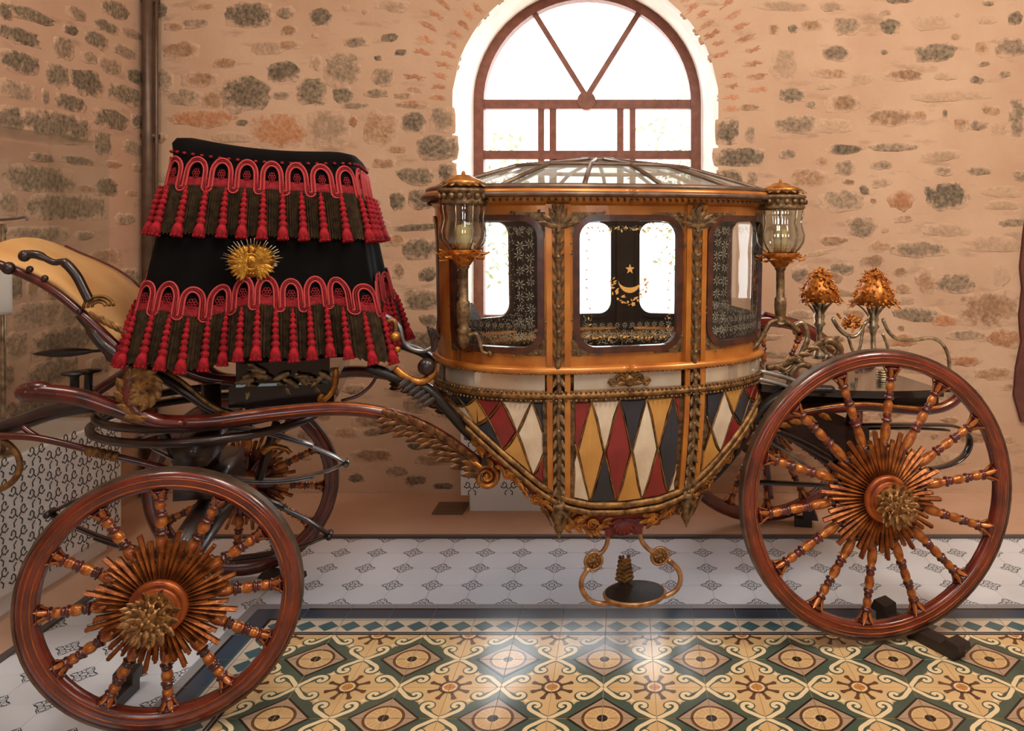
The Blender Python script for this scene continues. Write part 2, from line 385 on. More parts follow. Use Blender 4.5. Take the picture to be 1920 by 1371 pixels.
BACK = '''466 28 80 44 d 1,365 44 48 16 g 0,330 50 36 14 b 0,535 25 32 22 g 0,500 90 62 26 p 0,542 84 42 15 b 0,532 134 58 36 d 0,466 176 92 64 d 0,378 148 64 26 b 0,343 182 60 26 g 0,400 188 36 30 b 0,420 118 44 18 b 0,335 94 64 30 b 0,306 149 30 36 g 0,378 223 122 32 o 0,521 246 98 60 o 1,433 258 76 18 p 0,302 20 24 28 d 0,527 179 28 15 g 0,455 230 24 11 d 0,385 12 44 10 b 0,
601 31 40 30 d 0,735 12 58 22 p 0,667 79 42 17 g 0,732 71 30 15 d 0,642 128 66 58 g 0,592 120 20 26 p 0,718 143 40 32 g 0,751 98 22 11 d 0,709 109 15 9 d 0,585 172 52 46 d 1,642 178 38 28 d 0,706 175 46 15 g 0,755 179 34 13 b 0,665 198 48 11 g 0,770 198 60 9 b 0,615 242 78 66 p 1,712 239 64 62 b 0,776 228 42 36 d 0,828 225 40 44 g 1,817 277 68 42 d 1,779 330 68 32 d 0,838 324 28 32 d 1,718 306 44 17 b 0,744 280 36 13 b 0,744 376 28 32 d 0,790 374 44 34 d 1,662 228 16 20 o 0,
786 467 60 36 d 1,803 515 32 26 d 0,790 562 58 36 d 1,803 600 34 22 d 0,786 426 90 12 d 0,782 642 80 38 d 1,778 757 48 28 g 0,663 731 44 18 g 0,780 837 32 12 d 0,700 854 76 22 b 0,744 883 36 18 g 0,782 900 38 18 d 0,811 862 64 18 b 0,668 896 28 15 d 0,650 811 44 18 b 0,830 911 38 11 d 0,748 507 20 28 b 0,690 790 60 20 b 0,730 690 44 22 b 0,840 480 20 40 d 0,
1472 12 100 18 p 0,1560 13 40 18 p 0,1451 55 20 18 b 0,1486 54 18 14 d 0,1524 47 38 20 b 0,1588 48 48 34 g 0,1472 120 48 60 p 0,1566 99 50 26 g 0,1558 137 64 17 b 0,1486 178 50 24 d 0,1521 195 20 14 g 0,1583 193 60 30 b 0,1495 233 88 30 g 0,1562 236 64 24 p 0,1365 248 38 44 d 1,1407 251 18 28 g 0,1389 295 84 32 d 1,1370 338 42 36 d 1,1410 336 18 30 g 0,1477 289 32 15 g 0,1583 280 66 18 d 0,1583 315 38 26 g 0,1513 333 70 32 b 0,1583 376 76 36 g 0,1402 201 36 11 b 0,1542 301 20 16 b 0,
1685 0 50 12 d 0,1667 50 36 28 d 0,1746 44 64 26 p 0,1848 38 36 15 p 0,1905 35 26 24 d 0,1758 99 74 34 d 0,1696 140 70 21 b 0,1772 143 38 13 p 0,1830 149 26 14 d 0,1895 88 54 34 g 0,1781 181 134 20 p 0,1667 219 82 30 b 0,1722 216 32 15 b 0,1772 213 9 14 d 0,1801 233 24 24 b 0,1833 236 36 18 g 0,1906 222 28 68 g 1,1676 277 86 15 g 0,1769 292 64 20 p 0,1655 309 36 15 g 0,1769 321 32 15 g 0,1836 321 44 14 g 0,1772 368 80 46 d 0,1690 376 48 38 o 0,1620 356 18 18 d 0,1880 359 64 20 p 0,1877 385 64 17 p 0,1915 330 30 20 g 0,
1614 425 56 36 g 0,1695 410 30 13 b 0,1564 452 54 18 b 0,1651 462 38 19 b 0,1723 467 100 26 g 0,1777 432 88 24 p 0,1867 459 104 28 p 0,1896 417 46 15 g 0,1500 516 30 30 g 0,1579 504 42 22 g 0,1690 510 26 16 b 0,1735 529 40 46 b 0,1790 531 70 32 g 0,1693 541 26 18 b 0,1877 516 26 36 p 0,1720 591 90 26 g 0,1852 578 114 62 b 0,1767 600 54 22 o 0,1815 628 66 16 g 0,1881 635 64 32 o 0,1807 677 64 18 o 0,1560 520 40 20 b 0,1860 700 70 22 b 0,1690 640 60 22 o 0,1720 690 70 18 b 0,1800 740 80 26 g 0,1700 800 70 24 b 0,1770 860 80 24 p 0,1560 870 60 22 b 0,1480 860 60 20 b 0,1820 820 60 20 b 0,1640 740 60 20 b 0,1500 590 46 18 p 0,1600 590 40 20 b 0,1540 660 60 18 o 0,
640 700 50 20 b 0,560 720 60 24 b 0,400 320 60 30 b 0,330 330 60 26 p 0,320 420 60 30 d 1,700 420 60 20 p 0,740 450 40 20 b 0,660 480 60 30 b 0,850 720 50 30 g 0,840 770 50 24 b 0,300 260 30 20 b 0'''
for t in BACK.replace('\n', '').split(','):
    cx_, cy_, w_, h_, k_, r_ = t.split()
    p = at(float(cx_), float(cy_), WALL_D); s_ = WALL_D/FPX/2
    stone(wall_back, p.x, WALL_D, p.z, float(w_)*s_, float(h_)*s_, k_, int(r_), tilt=random.uniform(-.06, .06) if r_ == '0' else 0)
random.seed(77)
occ = [tuple(float(x) for x in t.split()[:4]) for t in BACK.replace('\n', '').split(',')]
for i in range(900):                        # smaller stones and chips between the large ones
    if len(occ) > 292: break
    cx_, cy_ = (random.uniform(295, 850), random.uniform(5, 900)) if random.random() < .42 else (random.uniform(1420, 1915), random.uniform(5, 900))
    w_, h_ = random.choice(((random.uniform(12, 26), random.uniform(8, 14)), (random.uniform(30, 64), random.uniform(10, 20)), (random.uniform(24, 50), random.uniform(18, 32))))
    if any(abs(cx_-o[0]) < (w_+o[2])/2+3 and abs(cy_-o[1]) < (h_+o[3])/2+3 for o in occ): continue
    if 690 < cx_ < 1500 and (cx_-1097)**2+(min(cy_, 190)-190)**2 < 385**2 and cy_ < 260: continue
    occ.append((cx_, cy_, w_, h_)); p = at(cx_, cy_, WALL_D); s_ = WALL_D/FPX/2
    stone(wall_back, p.x, WALL_D+.001, p.z, w_*s_, h_*s_, random.choice('bbpppogb'), 0, tilt=random.uniform(-.2, .2))
LEFT = '''61 29 92 24 d 0,38 67 74 28 d 0,38 117 68 36 d 1,32 169 66 34 g 1,108 140 42 42 d 0,120 90 38 40 g 0,134 57 26 18 d 0,146 26 36 22 g 0,201 50 44 20 d 0,219 20 50 32 d 0,178 73 42 30 d 0,249 63 36 16 g 0,169 108 30 20 g 0,207 125 40 30 g 0,233 96 40 22 g 0,254 143 32 28 d 0,162 155 62 44 d 0,133 193 52 28 d 1,85 181 13 28 g 0,238 178 66 34 d 0,213 225 60 36 d 0,260 228 24 26 d 0,111 239 120 52 d 1,20 228 48 54 d 1,193 268 32 42 d 0,251 277 42 26 g 0,79 295 46 15 g 0,146 301 60 15 d 0,214 309 32 13 b 0,76 336 118 46 d 1,201 350 38 32 d 0,160 353 30 12 b 0,128 388 138 46 d 1,17 382 32 42 g 1,248 362 20 11 b 0,76 440 106 30 g 1,159 443 34 16 g 0,236 412 36 20 g 0,26 538 30 46 d 1,102 543 46 38 g 1,61 540 20 36 b 0,70 590 88 46 g 1,137 587 50 44 g 1,32 648 40 48 g 1,128 640 124 52 d 1,96 698 100 42 d 1,187 686 50 32 g 1,17 704 22 42 g 0,200 480 60 26 b 0,240 520 40 30 g 1,180 530 60 30 g 1,215 600 50 34 g 1,60 760 90 36 d 1,180 760 70 34 g 1,10 20 26 30 d 0,258 315 20 14 b 0'''
for t in LEFT.replace('\n', '').split(','):
    cx_, cy_, w_, h_, k_, r_ = t.split(); cx_ = float(cx_); cy_ = float(cy_); w_ = float(w_); h_ = float(h_)
    dd = lambda px: LEFT_X*FPX/(px-VPX)
    d0, d1, dm = dd(cx_-w_/2), dd(cx_+w_/2), dd(cx_)
    stone(wall_left, LEFT_X, dm, at(cx_, cy_, dm).z, (d1-d0)/2, h_*dm/FPX/2, k_, int(r_), left=True)
random.seed(41); occ = []
for i in range(400):                        # the left wall towards the visitor
    if len(occ) > 75: break
    y_, z_ = random.uniform(1.0, 4.0), random.uniform(.8, 4.4); w_, h_ = random.uniform(.10, .34), random.uniform(.06, .17)
    if any(abs(y_-o[0]) < (w_+o[2])/2+.03 and abs(z_-o[1]) < (h_+o[3])/2+.03 for o in occ): continue
    occ.append((y_, z_, w_, h_)); stone(wall_left, LEFT_X, y_, z_, w_/2, h_/2, random.choice('ddggb'), random.choice((0, 1)), left=True)
# ---- thin bricks fanning around the arch
random.seed(5)
for ring, (r0, r1) in enumerate(((.905, 1.05), (1.075, 1.25))):
    N_ = 42
    for i in range(N_):
        a = (i+.5*ring)/N_*PI*1.02-.03
        if random.random() < .10: continue
        rm = (r0+r1)/2+random.uniform(-.015, .015); hw = (r1-r0)/2*random.uniform(.75, 1.05)
        stone(wall_back, ACX+rm*math.cos(a), WALL_D+.004, ASP+rm*math.sin(a), hw, .024, 'r', 1, tilt=-a, name='brick')
# ---- arched window
win = empty('window_1', (ICX, FRAME_D, SILL+.12)); win['kind'] = 'structure'; win['label'] = 'tall arched window with brown wooden frame'
WO = V((ICX, FRAME_D, SILL+.12))
def wpart(name, m, mb, smooth=False): 
    o = mb.build(name, m, win, smooth=smooth); o.location -= WO; return o
def bar(x0, z0, x1, z1, wd, dp=.07):
    q = MB(); a = V((x0, FRAME_D, z0)); c = V((x1, FRAME_D, z1)); d = (c-a); ang = math.atan2(d.z, d.x)
    q.box((a+c)/2, (d.length, dp, wd), rot=Matrix.Rotation(-ang, 3, 'Y')); return q
s6 = FRAME_D/FPX
def wx(px): return (px-VPX)*s6
def wz(py): return CAMH-(py-VPY)*s6
q = MB(); ri = IR-.075
lp_o = arch_loop(ICX, IR, ISP, SILL+.12, 32); lp_i = arch_loop(ICX, ri, ISP, SILL+.12, 32)
for i in range(len(lp_o)-1):
    a, c, d, e = lp_o[i], lp_o[i+1], lp_i[i+1], lp_i[i]
    y0, y1 = FRAME_D-.05, FRAME_D+.05
    q.add([(a[0], y0, a[1]), (c[0], y0, c[1]), (d[0], y0, d[1]), (e[0], y0, e[1]), (e[0], y1, e[1]), (d[0], y1, d[1])], [(0, 1, 2, 3), (3, 2, 5, 4)])
wpart('frame', 'window_wood', q)
xl, xr = ICX-ri, ICX+ri
for (a, c) in ((188, 205), (283, 299)):
    wpart('transom', 'window_wood', bar(xl, wz((a+c)/2), xr, wz((a+c)/2), (c-a)*s6))
zs = SILL+.12; zt = wz(196); zm = wz(291)
for px in (1015, 1037, 1163, 1186):
    wpart('mullion', 'window_wood', bar(wx(px), zs, wx(px), zt, .045 if px in (1015, 1186) else .05, .06))
wpart('casement_rail', 'window_wood', bar(wx(1037), wz(303), wx(1163), wz(303), .09, .06))
wpart('sill_rail', 'window_wood', bar(xl, zs+.04, xr, zs+.04, .09, .08))
hub = (wx(1100), wz(183))
for ex in (1000, 1200):
    wpart('fan_bar', 'window_wood', bar(hub[0], hub[1], wx(ex), wz(22), .04, .06))
q = MB(); q.lathe([(0, .046), (.070, .046), (.070, -.03), (0, -.03)], 20, Matrix.Translation((hub[0], FRAME_D, hub[1]-.03))@Matrix.Rotation(PI/2, 4, 'X')); wpart('fan_hub', 'window_wood', q)
def pane(pts):
    q = MB(); q.add([(x, FRAME_D+.012, z) for x, z in pts], [tuple(range(len(pts)))]); wpart('pane', 'window_glass', q)
zz = wz(188)
an = lambda a: (ICX+ri*math.cos(a), max(ISP+ri*math.sin(a), zz))
a1, a2 = 1.02, PI-1.02
for s0, s1 in ((0, a1), (a1, a2), (a2, PI)):
    pane([hub]+[an(s0+(s1-s0)*i/12) for i in range(13)])
cols = [xl, wx(1015), wx(1037), wx(1163), wx(1186), xr]
for c0, c1 in zip(cols, cols[1:]):
    pane([(c0, zm), (c1, zm), (c1, zt), (c0, zt)]); pane([(c0, zs), (c1, zs), (c1, zm), (c0, zm)])
# ---- conduit in the corner
q = MB(); cp = at(277, 200, 5.28)
q.tube([(cp.x, 5.28, 0.02), (cp.x, 5.28, CEIL)], .034, 12)
q.tube([(cp.x+.045, 5.30, 0.02), (cp.x+.045, 5.30, CEIL)], .012, 8)
for z in (1.2, 2.4, 3.3): q.box((cp.x, 5.31, z), (.09, .07, .03))
tag(q.build('conduit_pipe', 'conduit'), 'brown metal conduit pipe standing in the corner of the stone walls', 'pipe')
# ---- maroon hanging at the far right edge of the back wall with ragged plaster edge
q = MB(); random.seed(2)
_xe = at(1903, 500, WALL_D).x; zs_ = [1.8-(y-VPY)*WALL_D/FPX for y in (385, 440, 500, 540, 590, 640, 690, 740, 790)]
xe_ = [at(x, 0, WALL_D).x for x in (1924, 1916, 1910, 1914, 1908, 1912, 1902, 1898, 1912)]
nn = len(zs_)
q.add([(x, WALL_D-.03, z) for x, z in zip(xe_, zs_)]+[(xe_[0]+1.0, WALL_D-.03, z) for z in zs_]+[(x, WALL_D+.01, z) for x, z in zip(xe_, zs_)]+[(xe_[0]+1.0, WALL_D+.01, z) for z in zs_],
      [(i, i+1, nn+i+1, nn+i) for i in range(nn-1)]+[(i, i+1, 2*nn+i+1, 2*nn+i) for i in range(nn-1)]+[(0, nn, 3*nn, 2*nn), (nn-1, 2*nn-1, 4*nn-1, 3*nn-1)]+[(nn+i, nn+i+1, 3*nn+i+1, 3*nn+i) for i in range(nn-1)])
tag(q.build('wall_panel', 'maroon_cloth', smooth=False), 'dark maroon panel with ragged edge on the stone wall beyond the rear wheel', 'panel')
# ================================================================ floor
T = .2
floor = MB(); floor.box((.7, 1.0, -.03), (7.8, 8.9, .05)); floor = floor.build('floor', 'grout', smooth=False, kind='structure', label='floor of patterned and white cement tiles')
FO = floor.location.copy()
PX0, PD1 = -1.47, 3.525            # corner of the patterned field
LM = 'tile_cream tile_scroll tile_green tile_taupe tile_brown tile_black tile_petal tile_orange'.split()
def slab(q, w, d, mi=0, h=.012, gap=.0008):
    q.box((w/2, d/2, -h/2), (w-gap*2, d-gap*2, h), mi=mi)
def disc_poly(cx, cy, r0, r1, a0, a1, n):
    o = [(cx+r1*math.cos(a0+(a1-a0)*i/n), cy+r1*math.sin(a0+(a1-a0)*i/n)) for i in range(n+1)]
    if r0 <= 0: return o+[(cx, cy)]
    return o, [(cx+r0*math.cos(a0+(a1-a0)*i/n), cy+r0*math.sin(a0+(a1-a0)*i/n)) for i in range(n+1)]
class Tile:
    def __init__(s, w=T, d=T): s.q = MB(); s.w = w; s.d = d
    def poly(s, pts, mi, z):
        s.q.add([(min(max(x, .0013), s.w-.0013), min(max(y, .0013), s.d-.0013), z*.00035) for x, y in pts], [tuple(range(len(pts)))], mi)
    def ring(s, cx, cy, r0, r1, a0, a1, mi, z, n=14):
        o, i = disc_poly(cx, cy, r0, r1, a0, a1, n)
        for k in range(n): s.poly([o[k], o[k+1], i[k+1], i[k]], mi, z)
    def ribbon(s, path, wd, mi, z, off=0.):
        P = [V((x, y)) for x, y in path]; k = len(P); L_ = []; R_ = []
        for i in range(k):
            t = (P[min(i+1, k-1)]-P[max(i-1, 0)]).normalized(); nn_ = V((-t.y, t.x)); w_ = wd[i] if isinstance(wd, list) else wd
            L_.append(P[i]+nn_*(w_/2+off)); R_.append(P[i]+nn_*(-w_/2+off))
        for i in range(k-1): s.poly([L_[i], R_[i], R_[i+1], L_[i+1]], mi, z)
t = Tile(); slab(t.q, T, T)
# green ground beside the medallion diamond
def tri(pts, mi, z): t.poly([(x*T, y*T) for x, y in pts], mi, z)
sc = [tuple(p) for p in smooth_path([(1, .0, 0), (.90, .06, 0), (.79, .15, 0), (.685, .235, 0), (.625, .33, 0), (.635, .43, 0), (.71, .48, 0), (.79, .445, 0), (.795, .37, 0), (.745, .345, 0)], 3)]
sc = [(p[0], p[1]) for p in sc]; NS = len(sc)
for mir in (0, 1):
    mm = (lambda p: (p[1]*T, p[0]*T)) if mir else (lambda p: (p[0]*T, p[1]*T))
    pth = [mm(p) for p in sc]; dz = .25*mir
    t.ribbon(pth, [.029-.003*i/NS for i in range(NS)], 2, .8+dz)
    t.ribbon(pth[8:23], [.020+.013*math.sin(PI*(i+1)/16) for i in range(15)], 2, 1+dz)
    t.poly([mm(p) for p in ((.62, .0), (.985, .0), (.79, .15), (.685, .235), (.60, .34), (.50, .50), (.32, .32))], 2, 1.5+dz)
    t.poly([mm(p) for p in ((.91, .075), (.80, .16), (.70, .25), (.66, .34), (.70, .42), (.755, .395), (.775, .32), (.82, .25), (.875, .165))], 2, 2+dz)
    t.ribbon(pth, [.0185-.003*i/NS for i in range(NS)], 1, 2.5+dz)
    t.poly([mm((.745+.035*math.cos(a*PI/3), .365+.035*math.sin(a*PI/3))) for a in range(6)], 1, 3+dz)
tri(((.49, .55), (.55, .49), (.61, .55), (.55, .61)), 1, 3.4)
# medallion quarter at (0,0)
tri(((0, 0), (.66, 0), (0, .66)), 5, 4); tri(((0, 0), (.60, 0), (0, .60)), 3, 4.5)
t.ring(0, 0, .33*T, .385*T, 0, PI/2, 4, 5); t.poly(disc_poly(0, 0, 0, .33*T, 0, PI/2, 10), 0, 5)
for k in range(4):
    a = (k+.5)*PI/8; t.poly([(r*T*math.cos(a+da), r*T*math.sin(a+da)) for r, da in ((.14, -.1), (.29, -.16), (.31, 0), (.29, .16), (.14, .1))], 6, 6)
t.poly(disc_poly(0, 0, 0, .10*T, 0, PI/2, 6), 5, 7)
# sun quarter at (1,1)
t.ring(T, T, .15*T, .21*T, PI, 1.5*PI, 4, 3, 8); t.poly(disc_poly(T, T, 0, .15*T, PI, 1.5*PI, 8), 1, 3); t.poly(disc_poly(T, T, 0, .11*T, PI, 1.5*PI, 8), 7, 4)
for a in (PI+PI/8, PI+3*PI/8):
    t.poly([(T+r*T*math.cos(a+da), T+r*T*math.sin(a+da)) for r, da in ((.2, -.16), (.31, -.10), (.42, -.14), (.44, 0), (.42, .14), (.31, .10), (.2, .16))], 4, 3)
t.q.build('tile', LM, None, smooth=False, center=False); proto = bpy.data.objects['tile']; ME_PAT = proto.data; bpy.data.objects.remove(proto)
def tmesh(q, mats):
    q.build('tile', mats, None, smooth=False, center=False); o = bpy.data.objects['tile']; me = o.data; bpy.data.objects.remove(o); return me
# white tile with a quarter of the lozenge in every corner
wt = Tile(); slab(wt.q, T, T)
for (ox, oy, sx, sy) in ((0, 0, 1, 1), (T, 0, -1, 1), (0, T, 1, -1), (T, T, -1, -1)):
    mp = lambda x, y: (ox+sx*x, oy+sy*y)
    th = .0046
    wt.ribbon([mp(.056, .0), mp(.040, .013), mp(.030, .016), mp(.022, .026), mp(.018, .040), mp(0, .058)], th, 1, 1)
    wt.ribbon([mp(.036+.011*math.cos(a), .0+.011*math.sin(a)) for a in [k*PI/6 for k in range(7)]], th*.8, 1, 1.3)
    wt.ribbon([mp(.0+.012*math.sin(a), .034-.012*math.cos(a)) for a in [k*PI/6 for k in range(7)]], th*.8, 1, 1.5)
    wt.ribbon([mp(.015, .0), mp(.012, .010), mp(0, .013)], th*1.3, 1, 1.7)
    wt.ribbon([mp(.014, .012), mp(.026, .022)], th*.8, 1, 1.9)
ME_WHITE = tmesh(wt.q, ['tile_white', 'tile_ink'])
# border tile (width T along, .289 across: grey, blue, bone with diamonds, line)
BW = .289
bt = Tile(T, BW); slab(bt.q, T, BW, mi=0)
def rectp(a, c, mi, z=1): bt.poly([(0, a), (T, a), (T, c), (0, c)], mi, z)
rectp(0, .012, 3); rectp(.02, .130, 2); rectp(.018, .026, 3, 2)
for c in (.05, .15): bt.poly([(c-.047, .077), (c, .032), (c+.047, .077), (c, .122)], 4, 2)
rectp(.136, .146, 2); rectp(.148, .24, 1); rectp(.146, .158, 5, 2); rectp(.232, .246, 3, 2)
ME_BORD = tmesh(bt.q, ['tile_bluegrey', 'tile_blue', 'tile_bone', 'tile_black', 'tile_teal', 'tile_teal'])
cn = Tile(BW, BW); slab(cn.q, BW, BW)
cn.poly([(0, 0), (.24, 0), (.24, .24), (0, .24)], 1, 1); cn.poly([(0, 0), (.146, 0), (.146, .146), (0, .146)], 3, 2); cn.poly([(0, 0), (.130, 0), (.130, .130), (0, .130)], 2, 3); cn.poly([(0, 0), (.026, 0), (.026, .026), (0, .026)], 3, 4)
cn.poly([(.03, .077), (.077, .03), (.124, .077), (.077, .124)], 4, 5)
ME_CORN = tmesh(cn.q, ['tile_bluegrey', 'tile_blue', 'tile_bone', 'tile_black', 'tile_teal'])
def tile(me, x, y, rz=0): 
    link('tile', me, floor, V((x, y, random.uniform(-.0004, .0002)))-FO, rot=(0, 0, rz))
# medallions sit at x = -1.27 + .4k, y = 3.325 - .4k
for i in range(20):
    for j in range(7):
        x0 = PX0+i*T; y1 = PD1-j*T; y0 = y1-T
        mx = 1 if i % 2 == 0 else 0; my = 0 if j % 2 == 0 else 1      # which corner carries the medallion
        if (mx, my) == (0, 0): tile(ME_PAT, x0, y0, 0)
        if (mx, my) == (1, 0): tile(ME_PAT, x0+T, y0, PI/2)
        if (mx, my) == (1, 1): tile(ME_PAT, x0+T, y0+T, PI)
        if (mx, my) == (0, 1): tile(ME_PAT, x0, y0+T, -PI/2)
for i in range(20): tile(ME_BORD, PX0+i*T, PD1)
for j in range(7): tile(ME_BORD, PX0, PD1-(j+1)*T, PI/2)
tile(ME_CORN, PX0, PD1, PI/2)
WY0 = PD1+BW; WX1 = PX0-BW
for i in range(22):
    for j in range(4): tile(ME_WHITE, WX1+.01+i*T if i else WX1+.01, WY0+j*T)
for i in range(4):
    for j in range(-8, 4): tile(ME_WHITE, WX1-.8+i*T+.01 if False else WX1-.8+i*T, WY0+j*T)
YB = WY0+.8; XB = WX1-.8
q = MB(); q.box(((RX+XB)/2, YB+.018, .002), (RX-XB, .032, .02)); q.build('edge_strip', 'edge_strip', floor, smooth=False).location -= FO
q = MB(); q.box((XB-.018, (YB-2)/2+.5, .002), (.032, YB+1, .02)); q.build('edge_strip', 'edge_strip', floor, smooth=False).location -= FO
q = MB(); q.box(((RX+LEFT_X)/2, (YB+.036+WALL_D)/2, .0), (RX-LEFT_X, WALL_D-YB-.036, .024)); q.build('screed_strip', 'screed', floor, smooth=False, label='plain pinkish screed along the wall').location -= FO
q = MB(); q.box(((LEFT_X+XB-.036)/2, (YB+.034-3)/2, .0), (XB-.036-LEFT_X, YB+.034+3, .0238)); q.build('screed_strip', 'screed', floor, smooth=False).location -= FO
# ---- hatch on the screed, display cases
hp = at(845, 951, 5.06)
q = MB(); q.box((hp.x, 5.06, .018), (.19, .20, .012)); q.box((hp.x, 5.06, .026), (.15, .16, .006)); q.box((hp.x, 5.06, .032), (.05, .02, .008))
tag(q.build('floor_hatch', 'hatch_metal', smooth=False), 'small brown metal floor hatch in front of the stone wall', 'hatch')
def ornament(q, o, ex, ez, nrm, mi=0, s=1.):           # printed arabesque of hooks and dots, as thin raised strokes
    o = V(o); ex = V(ex); ez = V(ez); nrm = V(nrm)
    def P(a, b_): return o+ex*a*s+ez*b_*s+nrm*.0012
    def st(pts, r=.0036): q.tube([P(*p) for p in pts], r*s, 4, mi=mi)
    for sg in (1, -1):
        st([(sg*.004, -.012), (sg*.020, .006), (sg*.018, .026), (sg*.032, .040)])
        st([(sg*.032, .040), (sg*.044, .036), (sg*.046, .024)])
        st([(sg*.020, .006), (sg*.040, -.006), (sg*.056, .004)])
        st([(sg*.012, -.020), (sg*.030, -.036), (sg*.026, -.052)])
        for c in ((.046, .022), (.058, .006), (.026, -.054)):
            cc = P(sg*c[0], c[1]); ax = ex.cross(ez)
            q.add([cc+ex*.0065*s*math.cos(k*PI/3)+ez*.0065*s*math.sin(k*PI/3) for k in range(6)], [tuple(range(6))], mi)
# case by the left wall
CX = -2.79; cz0, cz1, cd0, cd1 = .13, .735, 2.2, 4.46
q = empty('display_case', (CX-.18, 3.3, .012), 'white display case printed with black arabesques under a glass hood by the left wall', 'display case'); dco = V(q.location); dc = q
def dpart(parent, org, name, mb, m, smooth=False, **k):
    o = mb.build(name, m, parent, smooth=smooth, **k); o.location -= org; return o
b = MB(); b.box((CX-.17, (cd0+cd1)/2, (cz0+cz1)/2), (.34, cd1-cd0, cz1-cz0)); dpart(dc, dco, 'cabinet', b, 'case_white')
b = MB(); b.box((CX-.19, (cd0+cd1)/2, .012+.059), (.26, cd1-cd0-.06, .118)); dpart(dc, dco, 'plinth', b, 'case_white')
b = MB()
for i in range(13):
    for j in range(6):
        ornament(b, (CX, cd1-.07-i*.115, cz0+.06+j*.10+(.05 if i % 2 else 0)-.02), (0, 1, 0), (0, 0, 1), (1, 0, 0), s=.9)
dpart(dc, dco, 'printed_ornament', b, 'case_ink', kind='stuff', label='black printed arabesques')
gx0, gx1, gz1 = LEFT_X+.03, CX-.03, at(80, 268, 4.35).z
gd1 = LEFT_X*0+4.40
for nm, c, d in (('glass_pane', (gx1, (cd0+gd1)/2, (cz1+gz1)/2), (.006, gd1-cd0, gz1-cz1)), ('glass_pane', ((gx0+gx1)/2, gd1, (cz1+gz1)/2), (gx1-gx0, .006, gz1-cz1)), ('glass_pane', ((gx0+gx1)/2, (cd0+gd1)/2, gz1), (gx1-gx0, gd1-cd0, .008))):
    b = MB(); b.box(c, d); dpart(dc, dco, nm, b, 'case_glass')
# little rack shown in the case
rk = at(6, 750, 3.72); rx = rk.x
q = empty('exhibit_stand', (rx, 3.72, cz1), 'slim steel stand with hooked arm and white sleeve inside the glass case', 'stand'); ro = V(q.location)
b = MB(); b.lathe([(0, 0), (.055, 0), (.055, .012), (0, .014)], 20, Matrix.Translation((rx, 3.72, cz1+.001))); dpart(q, ro, 'foot', b, 'silver')
b = MB(); b.tube([(rx, 3.72, cz1+.01), (rx, 3.72, at(6, 420, 3.72).z)], .011, 10); dpart(q, ro, 'post', b, 'silver', True)
b = MB(); zt_ = at(6, 590, 3.72).z; b.lathe([(.0, 0), (.034, 0), (.036, .02), (.034, .2), (.026, .23), (0, .235)], 14, Matrix.Translation((rx, 3.72, zt_))); dpart(q, ro, 'sleeve', b, 'case_white', True)
b = MB(); pz = at(6, 412, 3.72).z; b.tube(smooth_path([(rx-.08, 3.72, pz-.002), (rx, 3.72, pz), (rx+.06, 3.72, pz+.006), (rx+.105, 3.72, pz+.012), (rx+.112, 3.72, pz-.004)]), .006, 6)
b.tube(smooth_path([(rx, 3.72, pz-.03), (rx+.012, 3.72, pz-.05), (rx-.004, 3.72, pz-.07), (rx+.008, 3.72, pz-.09)]), .007, 6); dpart(q, ro, 'hooked_arm', b, 'edge_strip', True)
# case behind the coach
bx0 = at(864, 900, 5.0).x
q = empty('low_display_case', (bx0+.35, 5.1, .012), 'low white display case standing behind the coach body below the arched window', 'display case'); o2 = V(q.location)
b = MB(); b.box((bx0+.36, 5.14, .34), (.72, .28, .44)); dpart(q, o2, 'cabinet', b, 'case_white')
b = MB(); b.box((bx0+.38, 5.15, .067), (.66, .24, .11)); dpart(q, o2, 'plinth', b, 'case_white')
b = MB()
for i in range(6):
    for j in range(4): ornament(b, (bx0+.07+i*.115, 5.0, .17+j*.1+(.05 if i % 2 else 0)), (1, 0, 0), (0, 0, 1), (0, -1, 0), s=.8)
dpart(q, o2, 'printed_ornament', b, 'case_ink', kind='stuff')

# ---- trees in the garden beyond the arched window
random.seed(31)
for k, (tx, ty, tz, rx_, rz_, lab) in enumerate(((-2.6, 12.5, 2.2, 1.5, 1.5, 'pale broad tree outside the arched window, beyond its left panes'), (1.4, 13.5, 2.6, 1.3, 1.9, 'pale tall tree outside the arched window, beyond its right panes'))):
    g = empty('garden_tree', (tx, ty, -.1), lab, 'tree', 'trees in the garden'); o_ = V(g.location)
    q = MB(); q.tube([(tx, ty, -.1), (tx+.05, ty, 1.0), (tx-.05, ty, tz)], [.12, .09, .04], 8); o = q.build('trunk', 'bark', g); o.location -= o_
    q = MB()
    for i in range(1100):
        a, c = random.random()*6.28, math.acos(random.uniform(-1, 1)); r = random.random()**.4
        p = V((tx+rx_*r*math.sin(c)*math.cos(a), ty+rx_*r*math.sin(c)*math.sin(a), tz+rz_*r*math.cos(c)))
        d1 = V((random.uniform(-1, 1), random.uniform(-1, 1), random.uniform(-1, 1))).normalized()*.07; d2 = V((random.uniform(-1, 1), random.uniform(-1, 1), random.uniform(-1, 1))).normalized()*.035
        q.add([p-d1, p+d2, p+d1, p-d2], [(0, 1, 2, 3)])
    o = q.build('crown', 'leaf_green', g, smooth=False, kind='stuff'); o.location -= o_
q = MB(); q.box((0, 11, -.2), (30, 9.5, .1)); q.build('ground_outside', 'screed', smooth=False, kind='structure')
